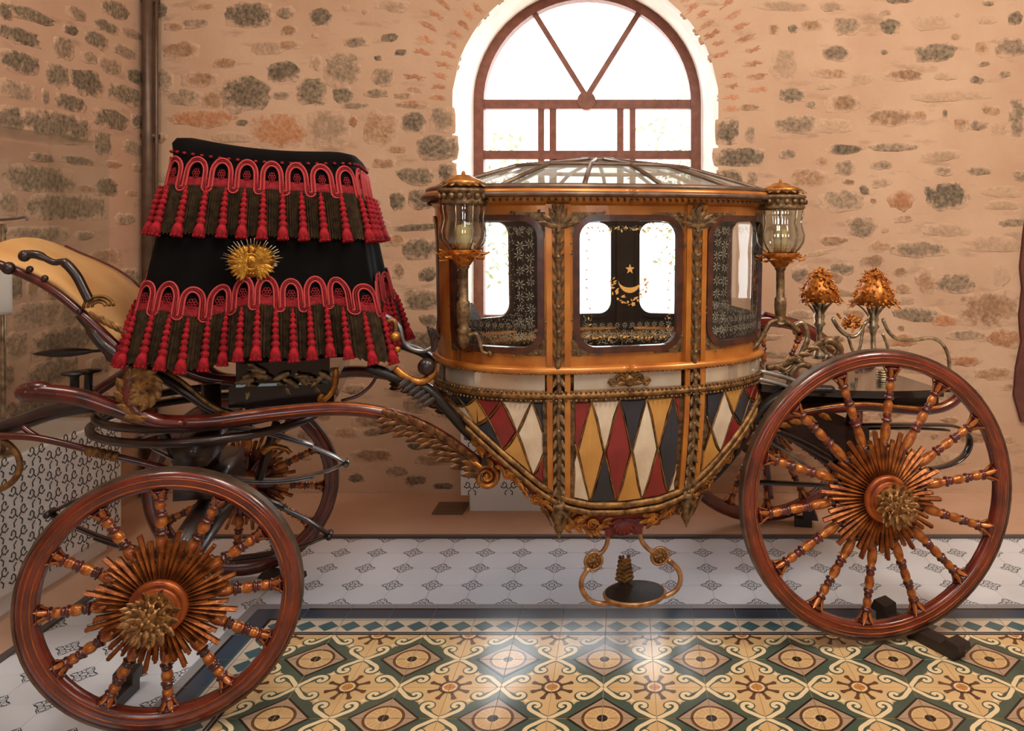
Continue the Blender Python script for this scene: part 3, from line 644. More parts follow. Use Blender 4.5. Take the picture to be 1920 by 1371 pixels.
# ================================================================ the carriage
PSI = math.radians(13.5); CO = V((-.115, 3.86, 0))
CP, SP = math.cos(PSI), math.sin(PSI)
car = empty('state_coach', CO, 'gilded ceremonial coach with glass windows, diamond panels and red spoked wheels', 'carriage', rz=PSI)
def loc(p):                      # place -> coach frame (u along, v across, z up)
    x, y = p[0]-CO.x, p[1]-CO.y
    return V((x*CP+y*SP, -x*SP+y*CP, p[2]))
def W(px, py, v):                # point of the lengthwise plane v of the coach at a picture position
    dx, dz = (px-VPX)/FPX, -(py-VPY)/FPX
    # -(dx*t-CO.x)*SP+(t-CO.y)*CP = v
    t = (v-CO.x*SP+CO.y*CP)/(-dx*SP+CP)
    return loc((dx*t, t, CAMH+dz*t))
def WP(pts, v, k=4): return smooth_path([W(x, y, v) for x, y in pts], k)
def part(name, mb, m, parent=None, smooth=True, **kw):
    """a part of the coach: vertices in coach coordinates; sub-parts sit under a part (whose own offset is taken off)"""
    o = mb.build(name, m, parent or car, smooth=smooth, **kw)
    if parent: o.location -= parent.location
    return o
def node(name, p, parent=None):
    o = empty(name, p, parent=parent or car)
    return o
# ---- body surface: superellipse plan, turn-under below the belt
BL, BW_, BN = .75, .62, 2.6
NT = 1440
_tab = []
for i in range(NT+1):
    a = -PI/2+2*PI*i/NT
    _tab.append((BL*math.copysign(abs(math.cos(a))**(2/BN), math.cos(a)), BW_*math.copysign(abs(math.sin(a))**(2/BN), math.sin(a))))
_arc = [0.]
for i in range(NT): _arc.append(_arc[-1]+math.dist(_tab[i], _tab[i+1]))
PERI = _arc[-1]
import bisect
def plan(s):
    s = s % PERI; i = max(0, min(NT-1, bisect.bisect_right(_arc, s)-1)); d = _arc[i+1]-_arc[i]
    t = (s-_arc[i])/d if d > 0 else 0
    a, b_ = _tab[i], _tab[i+1]
    return a[0]+(b_[0]-a[0])*t, a[1]+(b_[1]-a[1])*t
def pnorm(s):
    a = plan(s-.012); b_ = plan(s+.012); t = (b_[0]-a[0], b_[1]-a[1]); l = math.hypot(*t)
    return t[1]/l, -t[0]/l
ZB1, ZB2, ZT = 1.224, 1.126, 1.90
def kscale(z):
    if z >= ZB1: return 1+.02*(z-ZB1)/.7, 1+.03*(z-ZB1)/.7
    if z >= ZB2: return 1, 1
    q_ = (ZB2-z)/.6
    return 1-.06*q_**1.5, 1-.16*q_**1.6
def surf(s, z, off=0.):
    u, v_ = plan(s); ku, kv = kscale(z); n_ = pnorm(s)
    return V((u*ku+n_[0]*off, v_*kv+n_[1]*off, z))
HALF = PERI/2
ZLOW = [(0, .645), (.15, .655), (.26, .685), (.36, .75), (.46, .835), (.56, .915), (.66, .985), (.76, 1.035), (.86, 1.06), (1.1, 1.07), (9, 1.07)]
def zlow(s):
    s = s % PERI; s = min(s, PERI-s)
    if s > HALF/2: s = HALF-s
    s = abs(s)
    for (a, za), (c, zc) in zip(ZLOW, ZLOW[1:]):
        if s <= c: return za+(zc-za)*(s-a)/(c-a)
    return 1.07
def rrect(s0, s1, z0, z1, r, n=6):
    pts = []
    for (cx, cz, a0) in ((s1-r, z1-r, 0), (s0+r, z1-r, PI/2), (s0+r, z0+r, PI), (s1-r, z0+r, 3*PI/2)):
        for i in range(n+1): a = a0+PI/2*i/n; pts.append((cx+r*math.cos(a), cz+r*math.sin(a)))
    out = []                                   # extra points along straight runs for the curvature
    for i in range(len(pts)):
        a, c = pts[i], pts[(i+1) % len(pts)]; L_ = math.dist(a, c); m = max(1, int(L_/.045))
        for j in range(m): out.append((a[0]+(c[0]-a[0])*j/m, a[1]+(c[1]-a[1])*j/m))
    return out
def ring_patch(inner, outer, o0, o1, mb, mi=0, k=2):
    n = len(inner); vs = []; fs = []; fi = []
    for off in (o1, o0):
        for j in range(k+1):
            t = j/k
            for i in range(n): vs.append(surf(inner[i][0]+(outer[i][0]-inner[i][0])*t, inner[i][1]+(outer[i][1]-inner[i][1])*t, off))
    m = (k+1)*n
    for j in range(k):
        for i in range(n):
            a, b_ = j*n+i, j*n+(i+1) % n
            fs.append((a, b_, b_+n, a+n)); fi.append((m+a, m+a+n, m+b_+n, m+b_))
    for i in range(n):
        i2 = (i+1) % n
        fs.append((i, m+i, m+i2, i2)); fs.append((k*n+i, k*n+i2, m+k*n+i2, m+k*n+i))
    b0 = len(mb.v); mb.add(vs, fs, mi)
    for f in fi: mb.f.append([x+b0 for x in f]); mb.m.append(1)
def square_of(loop, s0, s1, z0, z1):           # project a rounded loop outwards on a rectangle
    out = []; cs, cz = (s0+s1)/2, (z0+z1)/2
    for (s, z) in loop:
        a, c = s-cs, z-cz; k = min((s1-cs)/abs(a) if abs(a) > 1e-9 else 1e9, (z1-cz)/abs(c) if abs(c) > 1e-9 else 1e9)
        out.append((cs+a*k, cz+c*k))
    return out
def fill_patch(loop, off, mb, mi=0, k=3):
    cs = sum(p[0] for p in loop)/len(loop); cz = sum(p[1] for p in loop)/len(loop); n = len(loop)
    vs = [surf(cs, cz, off)]; fs = []
    for j in range(1, k+1):
        for (s, z) in loop: vs.append(surf(cs+(s-cs)*j/k, cz+(z-cz)*j/k, off))
    for i in range(n): fs.append((0, 1+i, 1+(i+1) % n))
    for j in range(k-1):
        for i in range(n):
            a, b_ = 1+j*n+i, 1+j*n+(i+1) % n; fs.append((a, a+n, b_+n, b_))
    mb.add(vs, fs, mi)
def sweep(s0, s1, zf, prof, mb, mi=0, step=.03, closed=False):
    n = max(2, int(abs(s1-s0)/step)); m = len(prof); vs = []; fs = []
    for i in range(n+1):
        s = s0+(s1-s0)*i/n; z = zf(s) if callable(zf) else zf
        for (off, dz) in prof: vs.append(surf(s, z+dz, off))
    for i in range(n):
        for j in range(m): fs.append((i*m+j, i*m+(j+1) % m, (i+1)*m+(j+1) % m, (i+1)*m+j))
    fs.append(tuple(range(m))); fs.append(tuple(n*m+j for j in range(m-1, -1, -1)))
    mb.add(vs, fs, mi)
body = node('body', (0, 0, 0))
def bpart(name, mb, m, smooth=True, **kw): return part(name, mb, m, body, smooth, **kw)
# ---- window panels
SD, SQ0, SQ1 = .235, .335, .80               # door half width, quarter panel span
def window_panel(c, s0, s1, z0, z1, rich, sgn=1, near=True):
    wz0, wz1 = 1.315, 1.822
    ws0, ws1 = s0+.032, s1-.032
    l0 = rrect(ws0, ws1, wz0, wz1, .066); l1 = rrect(ws0-.026, ws1+.026, wz0-.026, wz1+.026, .092)
    q = MB(); ring_patch(l1, square_of(l1, s0-.03, s1+.03, z0, z1), -.012, .0, q); bpart('window_panel', q, ['gold_panel', 'upholstery'], smooth=False)
    q = MB(); ring_patch(l0, l1, -.02, .010, q); bpart('window_frame', q, ['frame_wood', 'upholstery'], smooth=False)
    q = MB(); fill_patch(l0, -.008, q); bpart('pane', q, 'coach_glass')
    if not near: return
    # carved spandrels at the corners of the window
    q = MB(); random.seed(int(abs(c)*100)+3)
    R1 = .092
    for (cs, cz, ds, dz) in ((s0-.004, wz1+.042, 1, -1), (s1+.004, wz1+.042, -1, -1), (s0-.004, wz0-.040, 1, 1), (s1+.004, wz0-.040, -1, 1)):
        fx, fz = abs((ws0-.026 if ds > 0 else ws1+.026)+ds*R1-cs), abs((wz1+.026 if dz < 0 else wz0-.026)+dz*R1-cz)   # centre of the frame's corner arc
        arc = [(fx-R1*1.0*math.sin(a), fz-R1*1.0*math.cos(a)) for a in [PI/2*i/8 for i in range(9)]]
        pl = [(0.006, fz), (0.006, .006), (fx+.03, .006), (fx+.03, arc[0][1])]+arc[0:]
        q.add([surf(cs+ds*x, cz+dz*y, .0035) for x, y in pl], [tuple(range(len(pl)))])
        for k in range(60):
            x, y = random.uniform(.004, fx+.07), random.uniform(.004, fz+.09)
            if x > fx and y > .020: continue
            if y > fz and x > .012: continue
            if x < fx and y < fz and math.hypot(fx-x, fz-y) < R1+.003: continue
            p = surf(cs+ds*x, cz+dz*y, .004); n_ = pnorm(cs+ds*x)
            ta = random.random()*6.28; q.leaf(p, (-n_[1]*math.cos(ta), n_[0]*math.cos(ta), math.sin(ta)), (n_[0], n_[1], 0), .016, .010, .1, rows=4)
    bpart('corner_carving', q, 'bronze_carving', kind='stuff')
    # etched border
    if rich:
        q = MB()
        def sprig(s, z, a, L_, w_):
            n_ = pnorm(s); sgnn = 1
            c_, d_ = math.cos(a), math.sin(a)
            pts = [(0, 0), (.5*L_, w_/2), (L_, 0), (.5*L_, -w_/2)]
            q.add([surf(s+x*c_-y*d_, z+x*d_+y*c_, -.005) for x, y in pts], [(0, 1, 2, 3)])
        bw = .10 if abs(c) > .1 else .05
        def flower(s, z, r):
            a0 = random.random()
            for k in range(7): sprig(s+.15*r*math.cos(a0+k*.9), z+.15*r*math.sin(a0+k*.9), a0+k*2*PI/7, r, r*.26)
        cols = [(ws1-.035, ws1)] if c < -.1 else []
        if abs(c) > .1:
            for r_ in range(9):
                z = wz0+.05+r_*.052
                for cc_ in (ws0+.03, ws1-.03, ws1-.075 if c < 0 else ws0+.07): flower(cc_+random.uniform(-.004, .004), z+random.uniform(-.008, .008), random.uniform(.014, .022))
        m_ = int((ws1-ws0)/.036)
        for k in range(m_+1): flower(ws0+.03+(ws1-ws0-.06)*k/m_, wz0+.045, .015); flower(ws0+.03+(ws1-ws0-.06)*k/m_, wz0+.085, .012); flower(ws0+.03+(ws1-ws0-.06)*k/m_, wz1-.03, .009)
        for k in range(700):
            side = random.random()
            if side < .42: s = random.uniform(ws0+.012, ws1-.012); z = wz0+.012+random.random()**1.3*bw*1.25
            elif side < .52: s = random.uniform(ws0+.02, ws1-.02); z = wz1-.02-random.random()*bw*.35
            elif side < .74: z = random.uniform(wz0+.02, wz1-.03); s = ws0+.015+random.random()**1.4*bw*(.7 if c < .1 else 1.0)
            else: z = random.uniform(wz0+.02, wz1-.03); s = ws1-.015-random.random()**1.3*bw*(1.1 if c < -.1 else .7)
            sprig(s, z, random.random()*6.28, random.uniform(.006, .012), random.uniform(.0018, .0035))
        bpart('etched_foliage', q, 'etching', smooth=False, kind='stuff')
ZW0, ZW1 = ZB1, ZT
window_panel(0, -SD+.002, SD-.002, ZW0, ZW1, True)
window_panel(-.5, -SQ1, -SQ0, ZW0, ZW1, True, -1); window_panel(.5, SQ0, SQ1, ZW0, ZW1, True)
for c0, c1 in ((HALF-SD, HALF+SD), (HALF-SQ1, HALF-SQ0), (HALF+SQ0, HALF+SQ1)): window_panel(1, c0, c1, ZW0, ZW1, False, near=False)
QP = PERI/4
for sg in (1, -1): window_panel(1, sg*QP-.2, sg*QP+.2, ZW0, ZW1, False, near=False)
# posts that close the gaps between the window panels
for s0, s1 in ((SD, SQ0), (SQ1, QP-.2), (QP+.2, HALF-SQ1), (HALF-SQ0, HALF-SD)):
    for sg in (1, -1):
        q = MB(); sweep(sg*s0, sg*s1, (ZW0+ZW1)/2, [(-.012, -(ZW1-ZW0)/2), (.006, -(ZW1-ZW0)/2), (.006, (ZW1-ZW0)/2), (-.012, (ZW1-ZW0)/2)], q); bpart('post_panel', q, 'gold_panel', smooth=False)
        q = MB(); sweep(sg*s0, sg*s1, (ZW0+ZW1)/2, [(-.03, -(ZW1-ZW0)/2), (-.013, -(ZW1-ZW0)/2), (-.013, (ZW1-ZW0)/2), (-.03, (ZW1-ZW0)/2)], q); bpart('post_lining', q, 'upholstery', smooth=False)
# ---- crescent, star and wreath on the door glass
q = MB(); ow = -.0045
c0, cz = .004, 1.58
n_ = 18; o_ = []; i_ = []
for i in range(n_+1):
    a = PI*1.06+(PI*.88)*i/n_; o_.append((c0+.050*math.cos(a), cz+.062*math.sin(a)+.012))
    b_ = PI*1.06+(PI*.88)*i/n_; i_.append((c0+.049*math.cos(b_), cz+.034*math.sin(b_)+.006))
for i in range(n_): q.add([surf(s, z, ow) for s, z in (o_[i], o_[i+1], i_[i+1], i_[i])], [(0, 1, 2, 3)])
bpart('crescent', q, 'etch_gold', smooth=False, label='gold crescent on the door glass')
q = MB(); st = [(c0+(.020 if k % 2 == 0 else .0082)*math.sin(k*PI/5), 1.627+(.022 if k % 2 == 0 else .009)*math.cos(k*PI/5)) for k in range(10)]
q.add([surf(c0, 1.627, ow)]+[surf(s, z, ow) for s, z in st], [(0, 1+k, 1+(k+1) % 10) for k in range(10)]); bpart('star', q, 'etch_gold', smooth=False, label='gold star on the door glass')
q = MB(); random.seed(9)
for k in range(46):
    a = PI*(1.0+k/45); r = .072+random.uniform(-.012, .012)
    s, z = c0+r*math.cos(a), 1.585+r*1.22*math.sin(a)
    rr = random.uniform(.006, .011)
    if k % 4 == 1:
        q.add([surf(s, z, ow)]+[surf(s+rr*(1 if j % 2 else .6)*math.cos(j*PI/5), z+rr*(1 if j % 2 else .6)*math.sin(j*PI/5), ow) for j in range(10)], [(0, 1+j, 1+(j+1) % 10) for j in range(10)])
    else:
        b_ = random.random()*6.28; q.add([surf(s+x*math.cos(b_)-y*math.sin(b_), z+x*math.sin(b_)+y*math.cos(b_), ow) for x, y in ((0, 0), (rr, rr*.4), (2*rr, 0), (rr, -rr*.4))], [(0, 1, 2, 3)])
for k in range(70):                          # garlands along the edge of the door glass
    e = k % 3
    if e == 0: s, z = -.165+.33*k/70, 1.352
    elif e == 1: s, z = -.165+.33*k/70, 1.79
    else: s, z = (.165 if k % 2 else -.165), 1.35+.44*k/70
    b_ = random.random()*6.28; rr = .008
    q.add([surf(s+x*math.cos(b_)-y*math.sin(b_), z+x*math.sin(b_)+y*math.cos(b_), ow) for x, y in ((0, 0), (rr, rr*.45), (2*rr, 0), (rr, -rr*.45))], [(0, 1, 2, 3)])
bpart('wreath', q, 'etch_gold', smooth=False, label='gold floral wreath on the door glass', kind='stuff')
# ---- belts, mirrors
def closed_belt(name, z, prof, m, **kw):
    q = MB(); sweep(0, PERI, z, prof, q, step=.03); return bpart(name, q, m, **kw)
closed_belt('belt_moulding', ZB1, [(-.02, -.016), (.018, -.016), (.026, -.008), (.026, .004), (.016, .014), (-.02, .016)], 'gold_panel')
closed_belt('belt_moulding', ZB2, [(-.02, -.018), (.016, -.018), (.024, -.010), (.024, 0), (.012, .012), (-.02, .014)], 'gold_dull')
q = MB()
for z in (ZB1-.012, ZB2+.012, ZB2-.022):
    n_ = 230
    for k in range(n_):
        s = PERI*k/n_
        if min(s, PERI-s) < 1.0: q.ball(surf(s, z, .022), .0055, 5, 4)
bpart('bead_moulding', q, 'bronze_carving', kind='stuff')
for s0, s1 in ((-SD+.01, SD-.01), (-SQ1-.06, -SQ0-.005), (SQ0+.005, SQ1+.06), (HALF-SD, HALF+SD), (HALF+SQ0, HALF+SQ1), (HALF-SQ1, HALF-SQ0), (QP-.2, QP+.2), (-QP-.2, -QP+.2)):
    q = MB(); sweep(s0, s1, (ZB1+ZB2)/2, [(-.012, -.036), (.004, -.036), (.006, -.030), (.006, .030), (.004, .036), (-.012, .036)], q); bpart('mirror_panel', q, 'mirror_strip', smooth=False)
q = MB(); sweep(0, PERI, (ZB1+ZB2)/2, [(-.03, -.045), (-.016, -.045), (-.016, .045), (-.03, .045)], q); bpart('belt_backing', q, 'gold_dull')
q = MB()
for sg in (1, -1):
    for (r, cx, cz_) in ((.026, .034, .004), (.018, .07, -.006)):
        sp = [surf(sg*(cx+r*(1-.75*i/20)*math.cos(i*.6)), (ZB1+ZB2)/2+cz_+r*(1-.75*i/20)*math.sin(i*.6), .014) for i in range(21)]
        q.tube(sp, .0045, 5)
    for k in range(4): q.leaf(surf(sg*.005, (ZB1+ZB2)/2-.01, .010), (sg*math.cos(k*.7), 0, math.sin(k*.7)), (0, -1, 0), .05, .02, .3)
q.ball(surf(0, (ZB1+ZB2)/2, .014), (.022, .012, .026))
bpart('mirror_rosette', q, 'gold_dull')
# ---- lower body: base skin and harlequin lozenges
q = MB(); n_ = 150; k = 8; vs = []; fs = []
for i in range(n_):
    s = PERI*i/n_; z0 = zlow(s)
    for j in range(k+1): vs.append(surf(s, ZB2-.01+(z0-ZB2+.01)*j/k, 0))
for i in range(n_):
    i2 = (i+1) % n_
    for j in range(k): fs.append((i*(k+1)+j, i2*(k+1)+j, i2*(k+1)+j+1, i*(k+1)+j+1))
q.add(vs, fs)
bpart('lower_shell', q, 'bronze_carving')
def clip(poly, s0, s1, t0, t1):
    for ax, lim, sg in ((0, s0, 1), (0, s1, -1), (1, t0, 1), (1, t1, -1)):
        out = []
        for i in range(len(poly)):
            a, c = poly[i], poly[(i+1) % len(poly)]; da, dc_ = sg*(a[ax]-lim), sg*(c[ax]-lim)
            if da >= 0: out.append(a)
            if da*dc_ < 0:
                f = da/(da-dc_); out.append((a[0]+(c[0]-a[0])*f, a[1]+(c[1]-a[1])*f))
        poly = out
        if len(poly) < 3: return []
    return poly
ZP = ZB2-.028
def st(s, t, off): z = ZP+(zlow(s)+.012-ZP)*t; return surf(s, z, off)
def lozenge(poly, m):
    cs = sum(p[0] for p in poly)/len(poly); ct = sum(p[1] for p in poly)/len(poly)
    hh = max(.05, ZP-zlow(cs)); pts = []
    for i in range(len(poly)):
        a, c = poly[i], poly[(i+1) % len(poly)]
        for j in range(3): pts.append((a[0]+(c[0]-a[0])*j/3, a[1]+(c[1]-a[1])*j/3))
    def inset(p, d):
        l = math.hypot(p[0]-cs, (p[1]-ct)*hh); k_ = max(0, 1-d/max(l, 1e-6)); return (cs+(p[0]-cs)*k_, ct+(p[1]-ct)*k_)
    n_ = len(pts); q = MB(); A = [inset(p, .005) for p in pts]; B = [inset(p, .009) for p in pts]; C_ = [inset(p, .03) for p in pts]
    vs = [st(s, t_, .001) for s, t_ in A]+[st(s, t_, .008) for s, t_ in B]+[st(s, t_, .008) for s, t_ in C_]+[st(cs, ct, .008)]
    fs = [(i, (i+1) % n_, n_+(i+1) % n_, n_+i) for i in range(n_)]+[(n_+i, n_+(i+1) % n_, 2*n_+(i+1) % n_, 2*n_+i) for i in range(n_)]+[(2*n_+i, 2*n_+(i+1) % n_, 3*n_) for i in range(n_)]
    q.add(vs, fs); bpart('lozenge', q, m, smooth=False)
lat = MB()
def panel(s0, s1, period, base, full, up, low, near=True):
    """full: colours of the whole diamonds from s0 on; up/low: triangles between them; base = s of the first diamond centre"""
    R, Nv, I, O_ = 'dia_red', 'dia_navy', 'dia_ivory', 'dia_ochre'; CM = dict(R=R, N=Nv, I=I, O=O_)
    for k in range(len(up)):
        c = base+k*period; h = period/2
        if k < len(full):
            p = clip([(c, .0), (c+h, .5), (c, 1.0), (c-h, .5)], s0, s1, 0, 1)
            if p: lozenge(p, CM[full[k]])
        c2 = c-h
        p = clip([(c2-h, 0), (c2+h, 0), (c2, .5)], s0, s1, 0, 1)
        if p: lozenge(p, CM[up[k]])
        p = clip([(c2-h, 1), (c2+h, 1), (c2, .5)], s0, s1, 0, 1)
        if p: lozenge(p, CM[low[k]])
    if near:
        for k in range(-1, len(up)+1):
            c = base+k*period
            for sg in (1, -1):
                a, e = (c-sg*period*0, 0.), (c+sg*period, 1.)
                pts = [(a[0]+(e[0]-a[0])*i/14, i/14) for i in range(15)]; pts = [p for p in pts if s0 <= p[0] <= s1]
                if len(pts) > 1: lat.tube([st(p[0], p[1], .007) for p in pts], .0042, 5)
per = .47/4.1
panel(-SD+.012, SD-.012, per, -SD+.012+.6*per, 'ORIN', 'RINOR', 'INORI')
perq = (SQ1+.06-SQ0)/4.2
panel(-SQ1-.08, -SQ0-.012, perq, -SQ1-.08+.9*perq, 'NORI', 'INRINO'[:5], 'OINOR')
panel(SQ0+.012, SQ1+.08, perq, SQ0+.012+.75*perq, 'INRO', 'NORIN', 'ORNIO')
for c in (HALF,): panel(c-SD, c+SD, per, c-SD+.6*per, 'ORIN', 'RINOR', 'INORI', False)
bpart('lattice_moulding', lat, 'gold_dull')
# ---- lower rim: gilt moulding, red carved skirt, underside
q = MB()
sweep(0, PERI, lambda s: zlow(s), [(-.015, -.012), (.018, -.012), (.024, -.002), (.016, .014), (-.015, .014)], q)
sweep(0, PERI, lambda s: zlow(s)-.03, [(-.02, -.014), (.022, -.014), (.030, -.004), (.022, .012), (-.02, .012)], q)
bpart('rim_moulding', q, 'gold_dull')
SKH = lambda s: .085-.03*min(1, abs(s if s < HALF else PERI-s)/.6)
q = MB(); n_ = 120; vs = []; fs = []
for i in range(n_):
    s = PERI*i/n_; z = zlow(s)-.045; h = SKH(s)
    vs += [surf(s, z, .006), surf(s, z-h*.5, .0), surf(s, z-h, -.02), V((surf(s, z, 0).x*.5, surf(s, z, 0).y*.5, z-h-.01)), V((surf(s, z, 0).x*.12, 0, .50))]
for i in range(n_):
    i2 = (i+1) % n_
    for j in range(4): fs.append((i*5+j, i2*5+j, i2*5+j+1, i*5+j+1))
q.add(vs, fs); bpart('skirt', q, 'skirt_red')
q = MB(); random.seed(21)
for s in [x*.018-.74 for x in range(83)]:
    z = zlow(s)-.05; h = SKH(s if s > 0 else -s); 
    if abs(s) < .09: continue
    d = 1 if s < 0 else -1
    for kk in range(2):
        zz_ = z-h*random.uniform(.15, 1.0); p = surf(s+random.uniform(-.01, .01), zz_, .006 if zz_ > z-h*.6 else -.008); n2 = pnorm(s)
        ta = random.uniform(-1.0, .8); q.leaf(p, (d*-n2[1]*math.cos(ta), d*n2[0]*math.cos(ta), math.sin(ta)), (n2[0], n2[1], 0), random.uniform(.035, .055), random.uniform(.018, .028), random.uniform(.02, .2))
for s in (-.62, -.5, -.38, -.2, -.14, .14, .2, .38, .5, .62):
    z = zlow(s)-.05-SKH(abs(s))*.45; r = .026
    q.tube([surf(s+r*(1-.8*i/18)*math.cos(i*.65), z+r*(1-.8*i/18)*math.sin(i*.65), .008) for i in range(19)], .006, 5)
bpart('skirt_foliage', q, 'gold_leaf', kind='stuff', label='gilded acanthus foliage along the red skirt')
q = MB(); kp = surf(0, zlow(0)-.10, .01)
for k in range(13):
    a = PI*(k+.5)/13; q.leaf(kp+V((0, .012, .0)), (math.cos(a), 0, math.sin(a)*.6-.5), (0, -1, 0), .085, .035, .2)
q.ball(kp+V((0, .015, .0)), (.06, .03, .04), 14, 8)
for k in range(9): q.leaf(kp+V((0, 0, .03)), (math.cos(-PI*(k+.5)/9), 0, math.sin(-PI*(k+.5)/9)), (0, -1, 0), .06, .026, .15)
bpart('keel_boss', q, 'skirt_red')
# ---- door posts with carved acanthus, tall to the finial
for sg in (1, -1):
    s0, s1 = sg*(SD+.004), sg*(SQ0-.004); sm = (s0+s1)/2
    q = MB()
    for a, c in ((s0, s0+sg*.022), (s1-sg*.022, s1)):
        zz = [ZT-.01+(zlow(sm)-ZT)*i/20 for i in range(21)]
        vs = []; fs = []
        for z in zz:
            for s, o_ in ((a, 0), (a, .013), (c, .013), (c, 0)): vs.append(surf(s, z, o_+.004))
        for i in range(20):
            for j in range(4): fs.append((i*4+j, i*4+(j+1) % 4, (i+1)*4+(j+1) % 4, (i+1)*4+j))
        q.add(vs, fs)
    pil = bpart('door_post', q, 'gold_panel', smooth=False)
    q = MB()
    zz = [ZT-.02+(zlow(sm)-.02-ZT)*i/30 for i in range(31)]
    q.tube([surf(sm+.004*math.sin(i*1.1), z, .012) for i, z in enumerate(zz)], [.009+.004*abs(math.sin(i*.9)) for i in range(31)], 6)
    for i, z in enumerate([ZT-.05-(ZT-.75)*k/23 for k in range(24)]):
        n2 = pnorm(sm); tx = (-n2[1], n2[0])
        for d in (1, -1):
            q.leaf(surf(sm, z, .010), (tx[0]*d*.45, tx[1]*d*.45, .9 if z > ZB1 else -.8), (n2[0], n2[1], 0), .05, .022, .22)
        if i % 2: q.ball(surf(sm, z-.02, .020), .009, 6, 5)
    for k in range(7):                      # palmette at the head
        a = PI*(k+.5)/7; n2 = pnorm(sm); q.leaf(surf(sm, ZT-.10, .016), (-n2[1]*math.cos(a), n2[0]*math.cos(a), math.sin(a)), (n2[0], n2[1], 0), .085, .028, .2)
    bpart('post_carving', q, 'bronze_carving')
    q = MB(); zb = zlow(sm)-.03; p = surf(sm, zb, .0)
    q.lathe([(.006, 0), (.030, 0), (.034, -.012), (.026, -.03), (.036, -.045), (.030, -.07), (.018, -.085), (.024, -.1), (.012, -.125), (.002, -.15)], 10, Matrix.Translation(p))
    for k in range(6):
        a = 2*PI*k/6; q.leaf(p+V((.028*math.cos(a), .028*math.sin(a), -.09)), (math.cos(a)*.35, math.sin(a)*.35, 1), (math.cos(a), math.sin(a), 0), .085, .03, .2)
    bpart('post_finial', q, 'bronze_carving')
# ---- cornice and glass roof
q = MB(); sweep(0, PERI, ZT+.02, [(-.03, -.035), (.004, -.035), (.012, -.02), (.024, -.012), (.030, .004), (.048, .010), (.052, .022), (.040, .034), (-.03, .034)], q); bpart('cornice', q, 'gold_panel')
q = MB(); sweep(0, PERI, ZT+.026, [(.03, -.008), (.058, -.008), (.064, 0), (.06, .012), (.03, .014)], q)
for k in range(170): 
    if min(k, 170-k) < 60: q.ball(surf(PERI*k/170, ZT+.005, .03), .0065, 5, 4)
bpart('cornice_beading', q, 'lead_bar')
for k in range(28):
    q = MB(); s = PERI*(k+.5)/28; p = surf(s, ZT+.05, .02); n2 = pnorm(s)
    q.box(p, (.028, .028, .022), rz=math.atan2(n2[1], n2[0]))
    bpart('roof_cleat', q, 'lead_bar')
NR = 14
def rp(s, t):                                # roof dome: t 0 at cornice .. 1 at the crown
    b_ = surf(s, ZT+.052, .03)
    if t < .56: k_ = t/.56; f = 1-.46*k_; z = .115*k_**.9
    else: k_ = (t-.56)/.44; f = .54-.44*k_; z = .115+.045*k_
    return V((b_.x*f, b_.y*f, ZT+.055+z))
for k in range(NR):
    s0, s1 = PERI*(k+.42)/NR, PERI*(k+1.42)/NR
    for t0, t1 in ((0, .56), (.56, 1)):
        q = MB(); vs = []; m_ = 4
        for i in range(m_+1):
            s = s0+(s1-s0)*i/m_; vs += [rp(s, t0), rp(s, t1)]
        q.add(vs, [(2*i, 2*i+2, 2*i+3, 2*i+1) for i in range(m_)]); bpart('roof_pane', q, 'roof_glass', smooth=False)
    q = MB(); q.tube([rp(s0, t)+V((0, 0, .004)) for t in (0, .28, .56, .78, 1)], .010, 6); bpart('roof_bar', q, 'lead_bar')
q = MB()
for t, r in ((0, .014), (.56, .010), (1, .012)): q.tube([rp(PERI*i/84, t)+V((0, 0, .004)) for i in range(84)], r, 6, closed=True)
bpart('roof_ring', q, 'lead_bar')
q = MB(); vs = [rp(PERI*i/40, 1) for i in range(40)]; q.add(vs+[V((0, 0, ZT+.225))], [(i, (i+1) % 40, 40) for i in range(40)]); bpart('roof_crown', q, 'roof_glass', smooth=False)
# ---- inside: floor, benches
q = MB(); q.add([surf(PERI*i/40, .86, -.03)*1 if False else V((surf(PERI*i/40, 1.0, -.05).x*.8, surf(PERI*i/40, 1.0, -.05).y*.8, .80)) for i in range(40)], [tuple(range(40))]); bpart('cabin_floor', q, 'upholstery', smooth=False)
for sg in (-1, 1):
    q = MB(); q.box((sg*.43, 0, 1.06), (.34, .92, .14)); q.box((sg*.43, 0, .90), (.30, .9, .18))
    be = bpart('bench', q, 'upholstery', smooth=False)
    q = MB(); q.box((sg*.62, 0, 1.26), (.09, .76, .30)); bpart('bench_back', q, 'upholstery', smooth=False)
